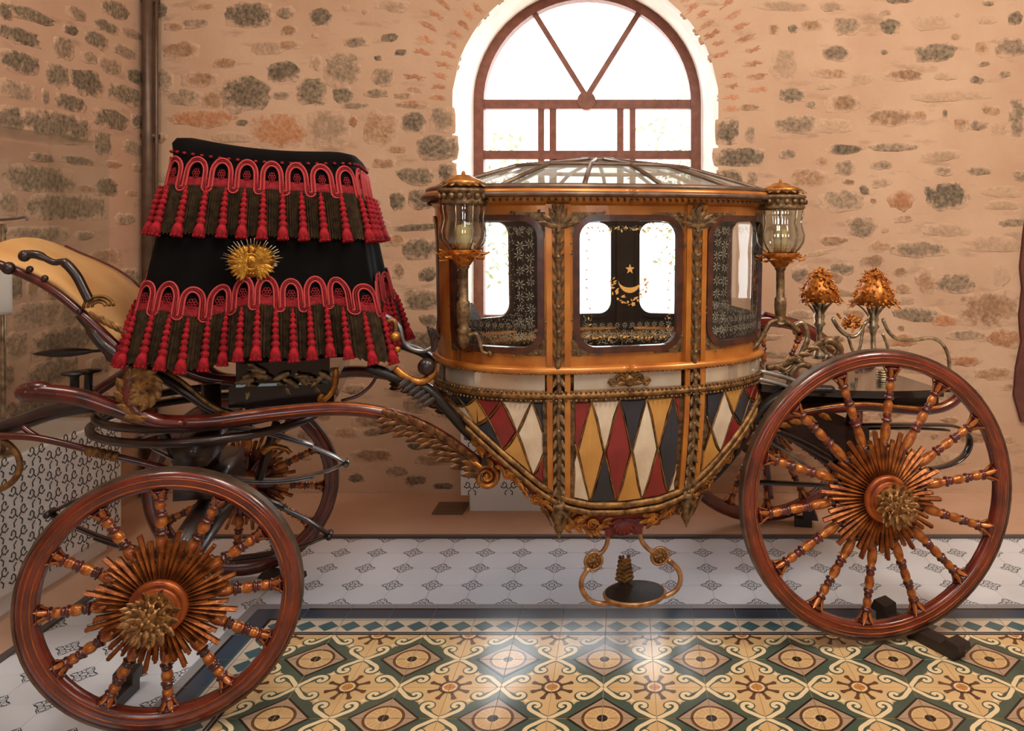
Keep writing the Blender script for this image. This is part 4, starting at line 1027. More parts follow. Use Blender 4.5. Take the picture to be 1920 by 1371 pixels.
# ================================================================ wheels
def share(o):
    me = o.data; bpy.data.objects.remove(o); return me
def wheel_meshes(R, nsp, rimh, burst, hubr, rw=1.):
    """shared meshes of one wheel size; wheel plane = local XZ, outer face towards -Y"""
    M_ = {}
    ri = R-rimh; ro = R-.008; hy = .024
    q = MB(); n = 72; prof = [(ri, -hy*.7), (ri+.006, -hy), (ro-.02, -hy*1.15), (ro, -hy*.95), (ro, hy*.95), (ro-.02, hy*1.1), (ri+.006, hy), (ri, hy*.7)]
    vs = []; fs = []
    for i in range(n):
        a = 2*PI*i/n
        for (r, y) in prof: vs.append((r*math.cos(a), y, r*math.sin(a)))
    m = len(prof)
    q.add(vs, [(i*m+j, ((i+1) % n)*m+j, ((i+1) % n)*m+(j+1) % m, i*m+(j+1) % m) for i in range(n) for j in range(m)])
    M_['rim'] = share(q.build('rim', 'rim_paint', center=False))
    q = MB()
    for rr in (ri+.016, ri+rimh*.55): q.tube([(rr*math.cos(2*PI*i/n), -hy*1.06, rr*math.sin(2*PI*i/n)) for i in range(n)], .0035, 5, closed=True)
    M_['gilt_line'] = share(q.build('gilt_line', 'rim_line', center=False))
    q = MB(); vs = []
    for i in range(n):
        a = 2*PI*i/n
        for (r, y) in ((ro-.001, -hy*.95), (R, -hy*.95), (R, hy*.95), (ro-.001, hy*.95)): vs.append((r*math.cos(a), y, r*math.sin(a)))
    q.add(vs, [(i*4+j, ((i+1) % n)*4+j, ((i+1) % n)*4+(j+1) % 4, i*4+(j+1) % 4) for i in range(n) for j in range(4)])
    M_['tyre'] = share(q.build('tyre', 'iron_tyre', center=False, smooth=False))
    # one spoke along +X: turned balusters, gilded bellies and red necks
    L_ = ri-.05; q = MB(); prof = []; mi = []
    def seg(a, c, r0, r1, mt, k=4):
        for i in range(k):
            t = i/k; prof.append(((r0+(r1-r0)*math.sin(PI*t)**.7)*1.2, a+(c-a)*t)); mi.append(mt)
    x0 = .05
    st_ = [(0, .30, .014, .019, 0), (.30, .345, .012, .020, 0), (.345, .52, .0125, .0185, 1), (.52, .555, .012, .020, 0), (.555, .60, .012, .016, 0), (.60, .71, .012, .0175, 1), (.71, .75, .011, .019, 0), (.75, .79, .011, .015, 0), (.79, .87, .011, .0165, 1), (.87, .91, .011, .020, 0), (.91, .97, .012, .017, 0), (.97, 1.0, .014, .030, 0)]
    for a, c, r0, r1, mt in st_: seg(x0+a*L_, x0+c*L_, r0, r1, mt)
    prof.append((.016, x0+L_)); 
    q.lathe(prof, 8, Matrix.Rotation(PI/2, 4, 'Y'), mi)
    for k in range(5):                   # leafy collar at the rim
        a = 2*PI*k/5; q.leaf((x0+L_*.90, .012*math.cos(a), .012*math.sin(a)), (1, .25*math.cos(a), .25*math.sin(a)), (0, math.cos(a), math.sin(a)), .055*R/.6, .02, .25, 1, rows=4)
    M_['spoke'] = share(q.build('spoke', ['red_wood', 'spoke_gilt'], center=False))
    # sunburst ray: bundle of fluted feathers
    def ray(L2, w_):
        q = MB()
        for k in (-1, 0, 1):
            ll = L2*(1-.13*abs(k)-(.06 if k > 0 else 0)); a0 = k*.06
            vs = []; fs = []
            for i in range(6):
                t = i/5; x = .07+(ll-.07)*t; wd = w_*(.30+.75*t)*(1 if i < 5 else .85)
                yy = -.045+.018*t; zc = x*math.tan(a0)*1.0+k*wd*.55
                vs += [(x, yy, zc-wd/2), (x, yy-.010, zc), (x, yy, zc+wd/2)]
            for i in range(5): fs += [(i*3, i*3+1, i*3+4, i*3+3), (i*3+1, i*3+2, i*3+5, i*3+4)]
            fs += [(15, 16, 17)]
            vs += [(x_, y_+.014, z_) for (x_, y_, z_) in (vs[0], vs[15], vs[17], vs[2])]; fs += [(18, 19, 20, 21)]
            q.add(vs, fs)
        return q
    M_['ray_mid'] = share(ray(burst*.72, .013*rw).build('sunburst_ray', 'ray_gilt', center=False, smooth=False))
    M_['ray_long'] = share(ray(burst*1.04, .0165*rw).build('sunburst_ray', 'ray_gilt', center=False, smooth=False))
    M_['ray_short'] = share(ray(burst*.9, .0135*rw).build('sunburst_ray', 'ray_dark', center=False, smooth=False))
    RX_ = Matrix.Rotation(PI/2, 4, 'X')
    q = MB(); q.lathe([(0, .055), (hubr*.95, .055), (hubr*1.02, .066), (hubr, .080), (hubr*.86, .088), (hubr*.80, .083), (hubr*.72, .092), (hubr*.66, .14), (hubr*.55, .145), (0, .145)], 28, RX_)
    q.lathe([(hubr*.7, .05), (hubr*.8, -.02), (hubr*.55, -.12), (0, -.12)], 20, RX_)
    M_['hub'] = share(q.build('hub', 'rim_line', center=False))
    q = MB(); random.seed(4)
    hr = hubr*.74
    for k in range(46):                  # embossed cap of leaves and beads
        a = 2.4*k; rr = hr*math.sqrt(k/46); y = -(.13+.075*math.sqrt(max(0, 1-(rr/(hr*1.02))**2)))
        p = V((rr*math.cos(a), y, rr*math.sin(a)))
        q.leaf(p+V((0, .006, 0)), (math.cos(a), -.15, math.sin(a)), (math.cos(a)*rr/hr, -1, math.sin(a)*rr/hr), .034, .022, .12, rows=4)
        if k % 2: q.ball(p+V((0, -.004, 0)), .008, 6, 4)
    q.ball((0, -.13, 0), (hr, .072, hr), 18, 10)
    M_['hub_cap'] = share(q.build('hub_cap', 'cap_gilt', center=False))
    return M_
def wheel(Mw, p, yaw, phase, nsp, ny=2):
    w_ = node('wheel', p); w_.rotation_euler = (0, 0, yaw-PSI)
    for nm in ('rim', 'gilt_line', 'tyre', 'hub', 'hub_cap'): link(nm, Mw[nm], w_)
    for k in range(nsp):
        link('spoke', Mw['spoke'], w_, (0, 0, 0), rot=(0, -(phase+2*PI*k/nsp), 0))
        for j in range(4):
            a = phase+2*PI*(k+(0, .27, .5, .73)[j])/nsp
            link('sunburst_ray', Mw[('ray_mid', 'ray_short', 'ray_long', 'ray_short')[j]], w_, (0, .004*(j % 2), 0), rot=(0, -a, 0))
    return w_
MR = wheel_meshes(.623, 14, .072, .268, .100, 1.3); MF = wheel_meshes(.462, 12, .072, .238, .095, 1.05)
YR, YF = math.radians(10), math.radians(14)
def lc(x, y, z): return loc((x, y, z))
NR_, FR_ = (1.11, 3.45), (1.11-1.4*math.sin(YR), 3.45+1.4*math.cos(YR))
NF_, FF_ = (-1.617, 2.83), (-1.617-1.3*math.sin(YF), 2.83+1.3*math.cos(YF))
wheel(MR, lc(*NR_, .648), YR, math.radians(263.4), 14)
w2 = wheel(MR, lc(*FR_, .648), YR+PI, .2, 14)
wheel(MF, lc(*NF_, .484), YF, math.radians(92), 12)
w4 = wheel(MF, lc(*FF_, .484), YF+PI, .1, 12)
# axles
q = MB(); a, c = lc(*NR_, .648), lc(*FR_, .648); q.tube([a, c], .028, 10); part('rear_axle', q, 'dark_wood')
q = MB(); a, c = lc(*NF_, .484), lc(*FF_, .484); q.tube([a, c], .028, 10); 
part('front_axle', q, 'dark_wood')
q = MB(); ax = (c-a).normalized(); 
q.tube([a+ax*.16+V((0, 0, .10)), a+ax*.65+V((0, 0, .14)), c-ax*.16+V((0, 0, .10))], .045, 8, ref=(0, 0, 1)); part('front_bolster', q, 'dark_wood')
# ================================================================ undercarriage, front
VN, VF = -.42, .42
crane = [(52, 735), (90, 737), (150, 745), (210, 765), (270, 785), (330, 792), (400, 790), (470, 781), (540, 773), (610, 767), (670, 768), (730, 778), (780, 795), (830, 822), (870, 850), (905, 878)]
near_crane = WP(crane, VN, 4)
for v in (VN, VF):
    pth = near_crane if v == VN else [V((p.x, v, p.z)) for p in near_crane]
    q = MB(); k = len(pth)
    q.tube(pth, [.036-.008*min(1, i/(k*.25)) for i in range(k)], 10, ref=(0, 1, 0), ab=(.9, 1.0)); q.ball(pth[0], (.045, .034, .036)); q.ball(pth[2]+V((0, 0, .012)), (.06, .03, .03)); cr = part('crane_perch', q, 'red_wood')
    q = MB(); i0 = int(k*.42)
    q.tube([p+V((0, -.008 if v < 0 else .008, .018)) for p in pth[i0:-8]], .010, 6); q.tube([p+V((0, -.020 if v < 0 else .02, -.004)) for p in pth[i0:-8]], .005, 5)
    part('gilt_moulding', q, 'rim_line', cr)
    q = MB()
    d_ = (pth[-1]-pth[-9]).normalized(); sd = -1 if v < 0 else 1
    random.seed(17)
    for i in range(8):
        p = pth[-2-i*2]; t_ = (pth[-2-i*2]-pth[-4-i*2]).normalized()
        for kk in range(3):
            q.leaf(p+V((random.uniform(-.01, .01), sd*.014, -.012-.012*kk)), -t_*.9+V((0, 0, -.16-.16*kk)), (0, sd, -.2), .088-.002*i, .040, .22, lobes=5)
        q.leaf(p+V((0, sd*.020, .006)), -t_*.9+V((0, 0, .14)), (0, sd, .3), .085-.003*i, .040, .2, lobes=5)
    part('acanthus', q, 'brown_gilt', cr)
    q = MB(); cc = W(912, 893, v) if v < 0 else V((W(912, 893, VN).x, v, W(912, 893, VN).z))
    sp = [cc+V((.052*(1-.03*i)*math.cos(1.9-i*.42), 0, .052*(1-.03*i)*math.sin(1.9-i*.42))) for i in range(28)]
    q.tube([pth[-4], pth[-2]]+sp, [.022, .022]+[.021-.0004*i for i in range(28)], 8, ref=(0, 1, 0), ab=(1.5, .75)); q.ball(cc, .018, 8, 6)
    part('end_scroll', q, 'gold_leaf', cr)
# front volutes
for v in (-.46, .46):
    q = MB(); base = WP([(345, 793), (300, 790), (262, 772), (240, 740), (245, 712), (268, 700), (290, 712), (288, 735), (270, 740), (264, 725)], -.46, 4)
    if v > 0: base = [V((p.x, v, p.z)) for p in base]
    k = len(base); q.tube(base, [.016+.014*math.sin(PI*min(1, i/(k*.7))) for i in range(k)], 8, ref=(0, 1, 0), ab=(1.3, 1)); vo = part('front_volute', q, 'red_wood')
    q = MB(); sd = -1 if v < 0 else 1
    for i in range(6, k-6, 2):
        t_ = (base[i+1]-base[i-1]).normalized(); q.leaf(base[i]+V((0, sd*.022, 0)), t_+V((0, 0, .2)), (0, sd, 0), .06, .03, .15)
        q.leaf(base[i]+V((0, sd*.026, 0)), t_+V((0, 0, -.3)), (0, sd, 0), .075, .045, .10, lobes=5)
    cv = base[-1]; q.ball(cv, (.03, .02, .03)); 
    for i in range(7): q.leaf(cv+V((0, sd*.02, 0)), (math.cos(i*.9), 0, math.sin(i*.9)), (0, sd, 0), .05, .03, .2)
    part('volute_leaves', q, 'gold_dull', vo)
def strap(name, pts, v, r, m, ab=(1, 1), k=4, n=8, parent=None, smooth=True):
    q = MB(); q.tube(WP(pts, v, k), r, n, ref=(0, 1, 0), ab=ab); return part(name, q, m, parent, smooth)
strap('brace_beam', [(248, 690), (300, 705), (350, 735), (400, 768), (440, 782)], -.30, .022, 'dark_wood', (1.4, 1))
strap('brace_beam', [(300, 690), (340, 715), (395, 760), (430, 775)], -.34, .009, 'gold_dull')
strap('brace_beam', [(180, 735), (215, 712), (240, 696), (262, 690)], -.25, .020, 'red_wood')
strap('drawbar', [(-60, 835), (0, 806), (45, 790), (85, 775), (140, 764), (190, 757), (240, 760)], -.15, [.040]*25, 'dark_wood', (1, .8))
strap('sway_rod', [(-40, 818), (0, 818), (60, 820), (120, 832), (200, 852), (260, 866), (330, 884), (420, 905)], -.22, .014, 'red_wood')
q = MB()
for x_, y_ in ((168, 846), (180, 848), (192, 851), (204, 853), (216, 856)): q.ball(W(x_, y_, -.22), .021, 8, 6)
part('rod_beads', q, 'gold_dull')
strap('rod_link', [(42, 800), (58, 812), (78, 824)], -.2, .012, 'red_wood')
strap('iron_loop', [(-30, 820), (5, 826), (30, 848), (38, 875), (28, 898), (8, 914), (-20, 925)], -.2, .012, 'gold_dull')
for x_, y_, v in ((140, 722, -.32), (166, 716, -.12)):
    q = MB(); q.lathe([(0, -.02), (.026, -.02), (.022, .01), (.016, .02), (.015, .065), (.022, .074), (.045, .078), (.046, .086), (0, .09)], 14, Matrix.Translation(W(x_, y_+18, v))); part('harness_post', q, 'black_leather')
q = MB(); tip = W(62, 664, -.2); e = W(205, 657, -.2)
q.tube([tip, tip+(e-tip)*.06, tip+(e-tip)*.25, tip+(e-tip)*.5, tip+(e-tip)*.7, tip+(e-tip)*.78, e, e+(e-tip)*.7], [.003, .010, .024, .026, .016, .008, .009, .009], 10, ab=(.7, 1), ref=(0, 0, 1)); part('lever_handle', q, 'black_leather')
# footboard with carved side rails
nr = WP([(-40, 470), (0, 488), (50, 508), (100, 535), (150, 575), (190, 612), (225, 645)], -.36, 4)
q = MB(); vs = []; fs = []; k = len(nr)
for i, p in enumerate(nr):
    for j in range(7):
        t = j/6; vs.append(V((p.x, -.36+.70*t, p.z+.045*math.sin(PI*t)*(1-i/k))))
for i in range(k-1):
    for j in range(6): fs.append((i*7+j, i*7+j+1, (i+1)*7+j+1, (i+1)*7+j))
b0 = len(vs); vs += [p+V((0, 0, -.022)) for p in vs]
fs += [tuple(x+b0 for x in reversed(f)) for f in fs]
for i in range(k-1): fs += [(i*7, (i+1)*7, b0+(i+1)*7, b0+i*7), (i*7+6, b0+i*7+6, b0+(i+1)*7+6, (i+1)*7+6)]
q.add(vs, fs); fb = part('footboard', q, 'footboard_cream')
q = MB(); q.tube([V((p.x, -.37, p.z-.015)) for p in nr], .017, 8); part('footboard_rail', q, 'red_wood', fb)
q = MB(); q.tube([V((p.x, .35, p.z-.01)) for p in nr], .017, 8); part('footboard_rail', q, 'red_wood', fb)
q = MB(); q.tube(WP([(40, 478), (70, 478), (100, 492), (120, 492), (142, 515), (158, 545), (168, 565)], -.40, 4), [.016]*6+[.012]*6+[.018]*13, 8); q.ball(W(46, 480, -.40), .022); q.ball(W(16, 503, -.40), .024)
for x_, y_ in ((56, 505), (84, 522), (150, 585)): q.ball(W(x_, y_, -.38), .013)
part('footboard_carving', q, 'dark_wood', fb)
q = MB(); cc = W(185, 575, -.40)
for rr in (.022, .036, .050): q.tube([cc+V((rr*math.cos(a*.3), 0, rr*.8*math.sin(a*.3))) for a in range(12)], .006, 6)
for i in range(5): q.leaf(cc+V((.02*i-.03, -.004, -.02-.012*i)), (.8, 0, -.6), (0, -1, 0), .07, .03, .1)
part('footboard_scroll', q, 'gold_dull', fb)
strap('footboard_bracket', [(150, 590), (175, 620), (200, 650), (240, 680)], -.36, [.018]*4+[.026]*5+[.03]*4, 'dark_wood', (1.2, 1))
# boot under the driver's seat
q = MB(); a_, c_ = W(432, 770, -.30).x, W(628, 765, -.30).x
for (u0, u1, z0, z1, hv) in ((a_, c_, 1.08, 1.16, .33), (a_+.02, c_-.02, 1.16, 1.40, .30), (a_-.30, c_+.10, 1.30, 1.34, .36)):
    q.box(((u0+u1)/2, 0, (z0+z1)/2), (u1-u0, hv*2, z1-z0))
part('boot', q, 'black_lacquer', smooth=False)
q = MB(); random.seed(6)
for i in range(16):
    p = W(455+i*11, 708+10*math.sin(i*1.3), -.32); q.leaf(p, (random.uniform(-1, 1), 0, random.uniform(-1, .4)), (0, -1, 0), .07, .03, .2)
for x_, y_, r in ((470, 735, .03), (520, 742, .03), (575, 735, .028)):
    cc = W(x_, y_, -.32); q.tube([cc+V((r*(1-.04*i)*math.cos(i*.5), 0, r*(1-.04*i)*math.sin(i*.5))) for i in range(18)], .007, 6)
part('boot_carving', q, 'bronze_carving', kind='stuff')
strap('boot_scroll', [(630, 690), (628, 720), (616, 742), (600, 752), (604, 738)], -.34, .013, 'gold_leaf')
strap('stay_rod', [(640, 752), (672, 742), (696, 722), (708, 700)], -.3, .007, 'red_wood')
# springs and fifth wheel
def spring(name, l, r, up, dn, v, m, w_=.028, th=.006):
    g = node(name, (W(*l, v)+W(*r, v))/2)
    for mid in (up, dn):
        for kk in (0, 1):
            dz = (mid[1]-(l[1]+r[1])/2)
            e = .0 if kk == 0 else .16
            P0 = (l[0]+(r[0]-l[0])*e, l[1]+(r[1]-l[1])*e); P1 = (r[0]-(r[0]-l[0])*e, r[1]-(r[1]-l[1])*e); pts = []
            for i in range(13):
                t = i/12; tt = e+(1-2*e)*t; pts.append((l[0]+(r[0]-l[0])*tt, l[1]+(r[1]-l[1])*tt+dz*math.sin(PI*tt)**.8+(4 if dz > 0 else -4)*kk))
            q = MB(); q.tube([W(x_, y_, v) for x_, y_ in pts], 1, 8, ref=(0, 1, 0), ab=(w_, th)); part('leaf', q, m, g)
    for e in (l, r):
        q = MB(); p = W(*e, v); q.tube([p-V((0, .035, 0)), p+V((0, .035, 0))], .013, 8); part('eye', q, m, g)
    return g
spring('elliptic_spring', (262, 822), (650, 868), (456, 806), (456, 898), .10, 'steel_blue')
spring('elliptic_spring', (94, 962), (618, 1003), (356, 908), (356, 1046), -.12, 'dark_wood', .022, .007)
q = MB(); fc = V(((lc(*NF_, 0)+lc(*FF_, 0))/2).to_tuple()); 
for z, r in ((.98, .44), (1.03, .42)): q.tube([V((fc.x+r*math.cos(2*PI*i/40), fc.y+r*math.sin(2*PI*i/40), z)) for i in range(40)], .018, 6, closed=True)
q.tube([V((fc.x, fc.y, .55)), V((fc.x, fc.y, 1.12))], .04, 10); q.box((fc.x, fc.y, .90), (.12, .62, .10)); q.box((fc.x, fc.y, .74), (.16, .5, .08))
part('fifth_wheel', q, 'dark_wood')
strap('steel_stay', [(436, 940), (400, 975), (368, 1015)], .15, .012, 'steel_blue', (2.2, .6))
strap('side_stay', [(300, 800), (330, 860), (345, 930)], .1, .02, 'dark_wood')
strap('side_stay', [(520, 790), (500, 850), (485, 905)], .1, .02, 'dark_wood')
strap('gilt_bracket', [(492, 850), (510, 838), (536, 842), (545, 850)], -.1, .012, 'gold_leaf')
# leather braces carrying the body
for v in (-.44, .44):
    pts = WP([(688, 688), (740, 706), (800, 730), (838, 770), (880, 818), (930, 862), (985, 915)], -.44, 4)
    if v > 0: pts = [V((p.x, v, p.z)) for p in pts]
    k = len(pts); pts = [V((p.x, p.y*(1-.25*(i/k)**2), p.z)) for i, p in enumerate(pts)]
    q = MB(); q.tube(pts, 1, 8, ref=(0, 1, 0), ab=(.035, .022)); part('body_brace', q, 'black_leather')
strap('steel_hook', [(722, 592), (738, 602), (750, 616), (756, 640), (772, 654), (795, 658), (812, 650)], -.40, .009, 'steel_blue')
strap('dolphin_bracket', [(740, 690), (760, 706), (788, 716), (808, 704), (812, 688), (802, 680), (794, 688), (800, 694)], -.46, .016, 'gold_leaf')
q = MB(); cc = W(800, 688, -.48); q.lathe([(0, -.012), (.034, -.012), (.036, 0), (.024, .012), (.012, .02), (0, .02)], 16, Matrix.Translation(cc)@Matrix.Rotation(PI/2, 4, 'X')); 
for i in range(5): q.leaf(W(812+i*3, 660-i*7, -.45), (.2-.3*i, 0, .9), (0, -1, 0), .07, .03, .2)
for i in range(6): q.leaf(W(770+i*9, 712+i*7, -.47), (-.7, 0, -.4), (0, -1, 0), .06, .03, .2)
part('bracket_rosette', q, 'dark_wood')
strap('bracket_arm', [(690, 640), (705, 620), (735, 600), (742, 615), (735, 635)], -.42, .010, 'gold_dull')
q = MB(); q.ball(W(741, 632, -.46), .022); q.ball(W(745, 655, -.46), .014); part('bracket_knob', q, 'gold_leaf')
# ================================================================ undercarriage, rear
for v in (-.40, .40):
    P_ = lambda pts: WP(pts, -.40, 4) if v < 0 else [V((p.x, v, p.z)) for p in WP(pts, -.40, 4)]
    q = MB(); pts = P_([(1378, 838), (1410, 815), (1450, 792), (1500, 776), (1560, 766), (1620, 762), (1680, 767), (1740, 770), (1780, 758), (1802, 735), (1796, 716), (1778, 718), (1780, 732)])
    q.tube(pts, [.022]*30+[.024]*(len(pts)-30), 8, ref=(0, 1, 0), ab=(1.2, 1)); cr = part('rear_perch', q, 'red_wood')
    q = MB(); q.tube([p+V((0, -.014 if v < 0 else .014, .014)) for p in pts[8:38]], .008, 6)
    sd = -1 if v < 0 else 1
    for i in range(7): q.leaf(pts[2+i*2]+V((0, sd*.015, 0)), (.8, 0, .1-.1*i), (0, sd, 0), .08, .034, .15)
    part('perch_gilding', q, 'gold_leaf', cr)
    q = MB(); q.tube(P_([(1400, 800), (1450, 806), (1510, 832), (1560, 860)]), .018, 8, ref=(0, 1, 0), ab=(1.2, 1)); part('rear_stay', q, 'dark_wood')
q = MB(); u0, u1 = W(1428, 740, -.40).x, W(1770, 740, -.40).x; zp = W(1560, 742, -.40).z
vs = []; fs = []; m = 14
for i in range(m+1):
    t = i/m; u = u0+(u1-u0)*t; z = zp+.07*(1-t)**2
    vs += [V((u, -.40, z)), V((u, .40, z)), V((u, .40, z-.035)), V((u, -.40, z-.035))]
for i in range(m):
    for j in range(4): fs.append((i*4+j, i*4+(j+1) % 4, (i+1)*4+(j+1) % 4, (i+1)*4+j))
fs += [(0, 1, 2, 3), tuple(m*4+j for j in (3, 2, 1, 0))]
q.add(vs, fs); part('rear_platform', q, 'black_lacquer', smooth=False)
q = MB(); q.box(((u0+u1)/2+.05, 0, zp-.075), (u1-u0-.06, .66, .05)); part('platform_beam', q, 'dark_wood', smooth=False)
for k, (x_, y_) in enumerate(((1446, 702), (1440, 716))):
    strap('platform_band', [(x_-20, y_-6), (x_+20, y_+4), (x_+60, y_+18)], -.41, .010, 'steel_blue', (1, 1))
strap('c_spring', [(1560, 800), (1640, 796), (1720, 796), (1784, 798), (1812, 812), (1818, 832), (1806, 856), (1778, 872), (1742, 880)], -.05, 1, 'black_lacquer', (.03, .009))
strap('c_spring', [(1560, 806), (1640, 803), (1720, 803), (1776, 806)], -.05, 1, 'black_lacquer', (.03, .007))
strap('c_spring', [(1560, 800), (1640, 796), (1720, 796), (1784, 798), (1812, 812), (1818, 832), (1806, 856), (1778, 872), (1742, 880)], -.62+.2, 1, 'black_lacquer', (.03, .009)) if False else None
strap('steel_stay', [(1440, 826), (1480, 850), (1520, 878), (1560, 900)], .2, 1, 'steel_blue', (.03, .010))
strap('axle_bar', [(1405, 904), (1460, 906), (1540, 910), (1620, 915)], .25, .02, 'black_lacquer', (1, .7))
strap('rear_leg', [(1436, 850), (1441, 890), (1446, 935)], .5, .016, 'red_wood')
q = MB(); q.box((lc(*NR_, 0)+(lc(*FR_, 0)-lc(*NR_, 0))/2+V((0, 0, .78))), (.12, .9, .16)); part('rear_bolster', q, 'dark_wood', smooth=False)
for v in (-.30, .30):
    q = MB(); pts = WP([(1600, 870), (1590, 820), (1600, 775)], -.3, 4); pts = [V((p.x, v, p.z)) for p in pts]; q.tube(pts, .03, 8); part('rear_post', q, 'dark_wood')
# body braces at the back
for v in (-.44, .44):
    pts = [V((p.x, v*(1-.25*((1-i/24))**2), p.z)) for i, p in enumerate(WP([(1330, 930), (1370, 880), (1400, 830), (1430, 770), (1470, 740), (1520, 730), (1560, 730)], -.44, 4))]
    q = MB(); q.tube(pts, 1, 8, ref=(0, 1, 0), ab=(.035, .018)); part('body_brace', q, 'black_leather')
# carved silver scrolls behind the body
strap('rear_scroll', [(1438, 690), (1470, 684), (1500, 668), (1535, 645), (1560, 640), (1574, 655), (1566, 672), (1552, 668)], -.30, [.016]*14+[.022]*15, 'bronze_carving')
strap('rear_scroll', [(1460, 706), (1485, 690), (1502, 662), (1514, 630), (1505, 606), (1490, 612), (1492, 626)], -.28, .013, 'silver')
strap('rear_scroll', [(1478, 730), (1484, 700), (1502, 684), (1520, 690), (1520, 708), (1504, 708)], -.32, .014, 'bronze_carving')
strap('red_strap', [(1432, 588), (1468, 600), (1500, 624)], .0, 1, 'skirt_red', (.03, .012))
q = MB(); random.seed(8)
for i in range(14):
    p = W(1450+i*8, 690-i*4+random.uniform(-6, 6), -.31); q.leaf(p, (random.uniform(.2, 1), 0, random.uniform(-.5, .8)), (0, -1, 0), .06, .028, .2)
part('rear_foliage', q, 'bronze_carving', kind='stuff')
# two flower standards with a silver rail
def standard(px, py_top, py_cup, py_foot, rad, v):
    g = node('flower_standard', W(px, py_foot, v))
    q = MB(); top = W(px-4, py_top, v); bot = W(px-4, py_cup, v); H_ = top.z-bot.z; random.seed(int(px))
    q.lathe([(.01, bot.z+H_*.95), (rad*.42, bot.z+H_*.80), (rad*.78, bot.z+H_*.42), (rad*.95, bot.z+H_*.02), (rad*.45, bot.z+H_*.12), (.02, bot.z+H_*.12)], 16, Matrix.Translation((bot.x, bot.y, 0)))
    for i in range(190):
        t = random.random()**.6; a = random.random()*6.28; r = rad*(t**.8)*1.0; z = bot.z+H_*(1-t**1.7)-(.012*random.random() if t > .85 else 0)
        p = V((bot.x+r*math.cos(a), bot.y+r*math.sin(a), z))
        if i % 2: q.ball(p, random.uniform(.006, .011), 5, 4)
        else: q.leaf(p, (math.cos(a)*.6, math.sin(a)*.6, random.uniform(-1, .2)), (math.cos(a), math.sin(a), .6), .026, .016, .2, rows=4)
    part('flower_bouquet', q, 'flower_gold', g)
    q = MB(); cup = W(px+2, py_cup-4, v); ft = W(px-6, py_foot, v); h = cup.z-ft.z
    q.lathe([(.0, h), (.046, h), (.030, h-.03), (.022, h-.06), (.030, h-.085), (.024, h-.11), (.034, h-.125), (.02, h-.14), (.013, h*.4), (.016, h*.2), (.03, .02), (.034, 0), (0, 0)], 14, Matrix.Translation(ft))
    for k in range(5):
        a = 2*PI*k/5; q.leaf(ft+V((.02*math.cos(a), .02*math.sin(a), h-.07)), (math.cos(a)*.5, math.sin(a)*.5, 1), (math.cos(a), math.sin(a), 0), .08, .03, .3)
    part('vase_stem', q, 'silver', g)
    return g
standard(1542, 504, 566, 672, .104, .0); standard(1643, 506, 572, 672, .114, .0)
strap('silver_rail', [(1560, 596), (1574, 618), (1592, 630), (1608, 628), (1622, 606), (1632, 600)], .0, .011, 'silver')
strap('silver_rail', [(1655, 598), (1666, 622), (1684, 636), (1715, 638), (1745, 634), (1766, 644), (1778, 668), (1780, 700)], .0, .010, 'silver')
strap('rail_leg', [(1590, 630), (1596, 650), (1604, 672), (1606, 700)], .0, .009, 'silver'); strap('rail_leg', [(1618, 612), (1612, 650), (1598, 690)], .0, .010, 'silver'); strap('rail_leg', [(1654, 625), (1664, 650), (1668, 690)], .0, .008, 'silver')
q = MB(); random.seed(12)
for i in range(22):
    a = random.random()*6.28; p = W(1592, 606, 0)+V((random.uniform(-.045, .045), random.uniform(-.03, .03), random.uniform(-.03, .03))); q.leaf(p, (math.cos(a), .2, math.sin(a)), (0, -1, .3), .035, .018, .3, rows=4); q.ball(p, .008, 5, 4)
part('rail_bouquet', q, 'flower_gold')
q = MB()
for i, z in enumerate((0, .012, .024, .036)): q.lathe([(0, z), (.03-.004*(i % 2), z), (.034, z+.006), (.03, z+.012), (0, z+.012)], 14, Matrix.Translation(W(1655, 712, -.1)))
part('platform_knob', q, 'silver')
